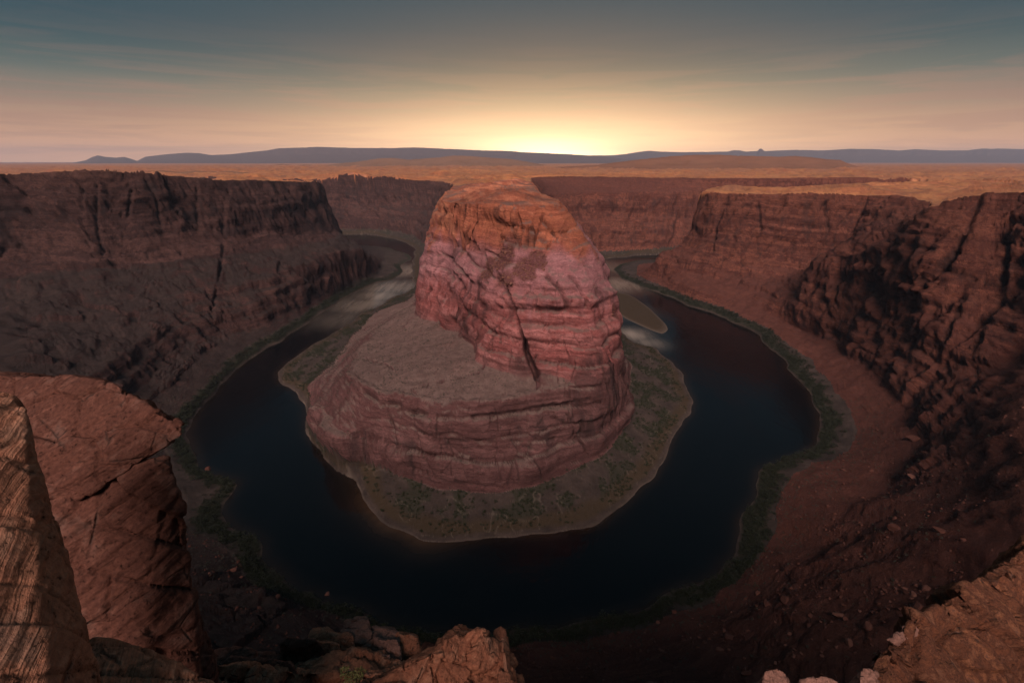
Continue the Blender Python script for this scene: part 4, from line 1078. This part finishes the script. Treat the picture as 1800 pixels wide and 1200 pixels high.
def bush_mass(name, P_, S_, mat, label):
    vs, fs, k = [], [], 0
    for p, s in zip(P_, S_):
        a_, b_ = rp.choice(VAR)[2:]
        an = rp.uniform(0, 6.28); c, s_ = math.cos(an), math.sin(an)
        q = np.stack([(a_[:, 0] * c - a_[:, 1] * s_) * s * 1.25, (a_[:, 0] * s_ + a_[:, 1] * c) * s * 1.25, a_[:, 2] * s], -1) + p
        vs.append(q); fs.append(b_ + k); k += len(q)
    if vs: tag(mesh_np(name, np.vstack(vs), np.vstack(fs), None, mat, False), label, kind='stuff')

outer_b = side & (lv > .05) & (lv < 1.05) & (d0 > 2) & (d0 < 24) & front & (rad < 1500)
Pb = pick(outer_b, 9000, weight=(veg + .12), min_d=3.2)
Pb = Pb[np.argsort(np.hypot(Pb[:, 0], Pb[:, 1]))]
Sb = R_.uniform(2.2, 5.0, len(Pb))
NB = 240
STRETCH = [(420, 'beside the slab outcrop'), (560, 'above the gritty red block'), (720, 'behind the jointed blocks'), (900, 'behind the sharp ridge'), (1060, 'at the lowest point of the bend'),
           (1180, 'just past the bottom of the bend'), (1290, 'where the bank turns up the red slope'), (1380, 'next to the sandy notch'), (9999, 'under the open red slope')]
for p, s in zip(Pb[:NB], Sb[:NB]):
    u_, v_ = project(*p)
    where = next(t for lim, t in STRETCH if u_ < lim)
    look = 'tall dark green bush' if s > 4.2 else ('low dark green bush' if s < 3.1 else 'rounded dark green bush')
    bush(p, s, look + ' on the outer bank ' + where, look + ' ' + where)
bush_mass('riverside_shrubbery', Pb[NB:4200], Sb[NB:4200], M_LEAF, 'belt of dark shrubs lining the outer river bank')
inner_b = (~side) & (lv > .08) & (lv < 1.05) & (d0 > 5) & front & (rad < 1300)
Pi = pick(inner_b, 5200, weight=veg + .05, min_d=2.6)
bush_mass('river_flat_shrubbery', Pi, R_.uniform(1.0, 3.4, len(Pi)), M_LEAF, 'scattered dark shrubs on the river flat round the butte')
apron_b = butte & (lv > .95) & (lv < 4.3) & front & (rad < 800)
Pa = pick(apron_b, 3200, weight=.15 + sstep(.6, .9, nz1) * sstep(-.2, .5, n_a), min_d=3)
bush_mass('butte_scrub', Pa, R_.uniform(.5, 1.7, len(Pa)), M_SAGE, 'sparse scrub dotting the lower tier of the butte')
slope_b = side & (lv > .95) & (lv < 3.5) & front & (rad < 700) & (nz1 > .6)
Ps = pick(slope_b, 2600, weight=.1 + sstep(1.9, 1.0, lv), min_d=2.5)
bush_mass('slope_scrub', Ps, R_.uniform(.6, 1.7, len(Ps)), M_SAGE, 'grey green scrub on the slopes behind the bank')

# loose stones on the slopes
def stone_mesh(seed):
    bm = bmesh.new(); rr = random.Random(seed)
    bmesh.ops.create_icosphere(bm, subdivisions=2, radius=1)
    cuts = [(Vector((rr.gauss(0, 1), rr.gauss(0, 1), rr.gauss(0, 1))).normalized(), rr.uniform(.5, .8)) for _ in range(9)]
    for v in bm.verts:
        for n_, d_ in cuts:
            k = v.co.dot(n_) - d_
            if k > 0: v.co -= n_ * k
        v.co *= 1 + .08 * mnoise.noise(v.co * 2 + Vector((seed, 0, 0)))
        v.co.z *= .75
    me = bpy.data.meshes.new('boulder'); bm.to_mesh(me); bm.free(); me.materials.append(M_STONE)
    return me
STONES = [stone_mesh(i) for i in range(6)]
def boulder(p, s, label, group=None, var=None, flat=1.0):
    o = bpy.data.objects.new('boulder', STONES[var if var is not None else rp.randrange(6)]); col.objects.link(o)
    o.location = (p[0], p[1], p[2] + s * .25); o.scale = (s * rp.uniform(.8, 1.3), s * rp.uniform(.8, 1.3), s * rp.uniform(.7, 1.0) * flat); o.rotation_euler = (rp.uniform(-.3, .3), rp.uniform(-.3, .3), rp.uniform(0, 6.28))
    return tag(o, label, 'boulder', group)
def on_sheet(u, v):
    dd = np.maximum(py * math.cos(PITCH) - (pz - EYE) * math.sin(PITCH), .5)
    uu = 900 + FPX * px / dd; vv = 600 - FPX * (py * math.sin(PITCH) + (pz - EYE) * math.cos(PITCH)) / dd
    c = np.where((np.abs(uu - u) < 5) & (np.abs(vv - v) < 5) & (rad > 60) & (py > 0))[0]
    return V[c[np.argmin(rad[c])]] if len(c) else None
for u_, v_, s_, lab in ((1604,768,7,'dark pointed boulder alone on the red slope above the bushes'),(1567,925,4,'pale angular boulder halfway up the red slope'),(1600,836,4.5,'flat reddish boulder on the upper red slope'),
                        (1475,1078,3.2,'brown boulder at the edge of the rubble streak'),(1525,1098,3,'low brown boulder below the rubble streak'),(1655,936,3.5,'long flat boulder beside the pale slickrock patch'),
                        (362,822,4.5,'pale boulder standing in the shallow water by the bank'),(572,1041,2.6,'round pale boulder at the water edge near the jointed blocks')):
    p = on_sheet(u_, v_)
    if p is not None: boulder(p, s_, lab, var=rp.randrange(6), flat=1.0 if 'flat' not in lab else .6)
red_s = side & (lv > 1.0) & (lv < 4.2) & front & (px > 60) & (rad < 520) & (nz1 > .55)
Pr = pick(red_s, 420, weight=.2 + sstep(0, .5, n_a), min_d=4)
Pr = Pr[np.argsort(np.hypot(Pr[:, 0], Pr[:, 1]))][:140]
for p in Pr:
    s_ = min(3.2, .7 + R_.exponential(.7)); u_, v_ = project(*p)
    look = 'big loose boulder' if s_ > 2.2 else ('middling loose boulder' if s_ > 1.4 else 'small loose boulder')
    where = next(t for lim, t in ((880, 'close to the river bushes'), (1000, 'in the rubble streak'), (1100, 'near the streaked cliff'), (9999, 'at the bottom edge')) if v_ < lim) if u_ > 1400 else next(t for lim, t in ((1000, 'above the sandy notch'), (1120, 'above the bushes of the bend'), (9999, 'below the bushes of the bend')) if v_ < lim)
    boulder(p, s_, look + ' on the red slope ' + where, look + ' ' + where)
left_s = side & (lv > 1.0) & (lv < 3.2) & front & (px < -60) & (rad < 480) & (nz1 > .55)
for p in pick(left_s, 60, min_d=5): boulder(p, min(2.6, .7 + R_.exponential(.5)), 'small loose boulder on the dim slope behind the slab outcrop', 'loose boulders on the dim slope')
gr_s = side & (lv > .9) & (lv < 4.5) & front & (rad < 620) & (nz1 > .5)
def stone_mass(name, P_, S_, mat, label):
    vs, fs, k = [], [], 0
    bm = bmesh.new(); bmesh.ops.create_icosphere(bm, subdivisions=1, radius=1); bv = np.array([v.co[:] for v in bm.verts]); bf = np.array([[v.index for v in f.verts] for f in bm.faces]); bm.free()
    for p, s in zip(P_, S_):
        q = bv * (1 + .35 * R_.uniform(-1, 1, (len(bv), 1))) * s * R_.uniform(.6, 1.3, 3) + p
        vs.append(q); fs.append(bf + k); k += len(q)
    tag(mesh_np(name, np.vstack(vs), np.vstack(fs), None, mat, False), label, kind='stuff')
Pg = pick(gr_s, 5200, weight=.1 + sstep(-.1, .5, n_b) * sstep(-.3, .4, n_a), min_d=1.2)
stone_mass('slope_rubble', Pg, .25 + R_.exponential(.3, len(Pg)), M_STONE, 'fine rubble strewn over the slopes')
rb_s = butte & (rubble > .4)
Pg = pick(rb_s, 2200, min_d=.8)
if len(Pg): stone_mass('butte_rubble', Pg, .3 + R_.exponential(.3, len(Pg)), M_STONE, 'dark red rubble fan high on the butte')

# the little shrub among the near rocks
e = bpy.data.objects.new('desert_shrub', None); col.objects.link(e)
p = unproject(628, 1196, y=14.5); e.location = p
tag(e, 'small green shrub growing between the near rocks', 'shrub')
rs = random.Random(9)
a_, b_ = bush_arrays(420, rs); a_ = a_ * (1.15, 1.0, 1.0)
q_ = a_.reshape(-1, 4, 3); c_ = q_.mean(1, keepdims=True); a_ = (c_ + (q_ - c_) * .42).reshape(-1, 3)
mesh_np('foliage', a_, b_, None, leaf_material('shrub_leaf', (.05, .06, .018), (.11, .11, .04)), False, e)
c_, d_ = stem_arrays(rs, 14); mesh_np('stems', c_ * (1.2, 1.2, 1.1), d_, None, M_TWIG, False, e)

# ---------------------------------------------------------------- evening air
def make_haze():
    x0, x1, y0, y1, z0, z1 = -52000, 52000, -800, 36000, -12, 1180
    v = np.array([(x0,y0,z0),(x1,y0,z0),(x1,y1,z0),(x0,y1,z0),(x0,y0,z1),(x1,y0,z1),(x1,y1,z1),(x0,y1,z1)], float)
    f = np.array([(3,2,1,0),(4,5,6,7),(0,1,5,4),(1,2,6,5),(2,3,7,6),(3,0,4,7)])
    m = bpy.data.materials.new('evening_haze'); m.use_nodes = True
    t = m.node_tree; t.nodes.clear()
    o = t.nodes.new('ShaderNodeOutputMaterial'); pv = t.nodes.new('ShaderNodeVolumePrincipled')
    pv.inputs['Color'].default_value = (.62, .76, 1.0, 1); pv.inputs['Density'].default_value = HAZE
    pv.inputs['Anisotropy'].default_value = 0.0
    t.links.new(pv.outputs[0], o.inputs['Volume'])
    h = mesh_np('haze', v, f, None, m, False)
    tag(h, 'thin evening haze over the canyon and the plateau', kind='stuff')
HAZE = 2.2e-5
make_haze()
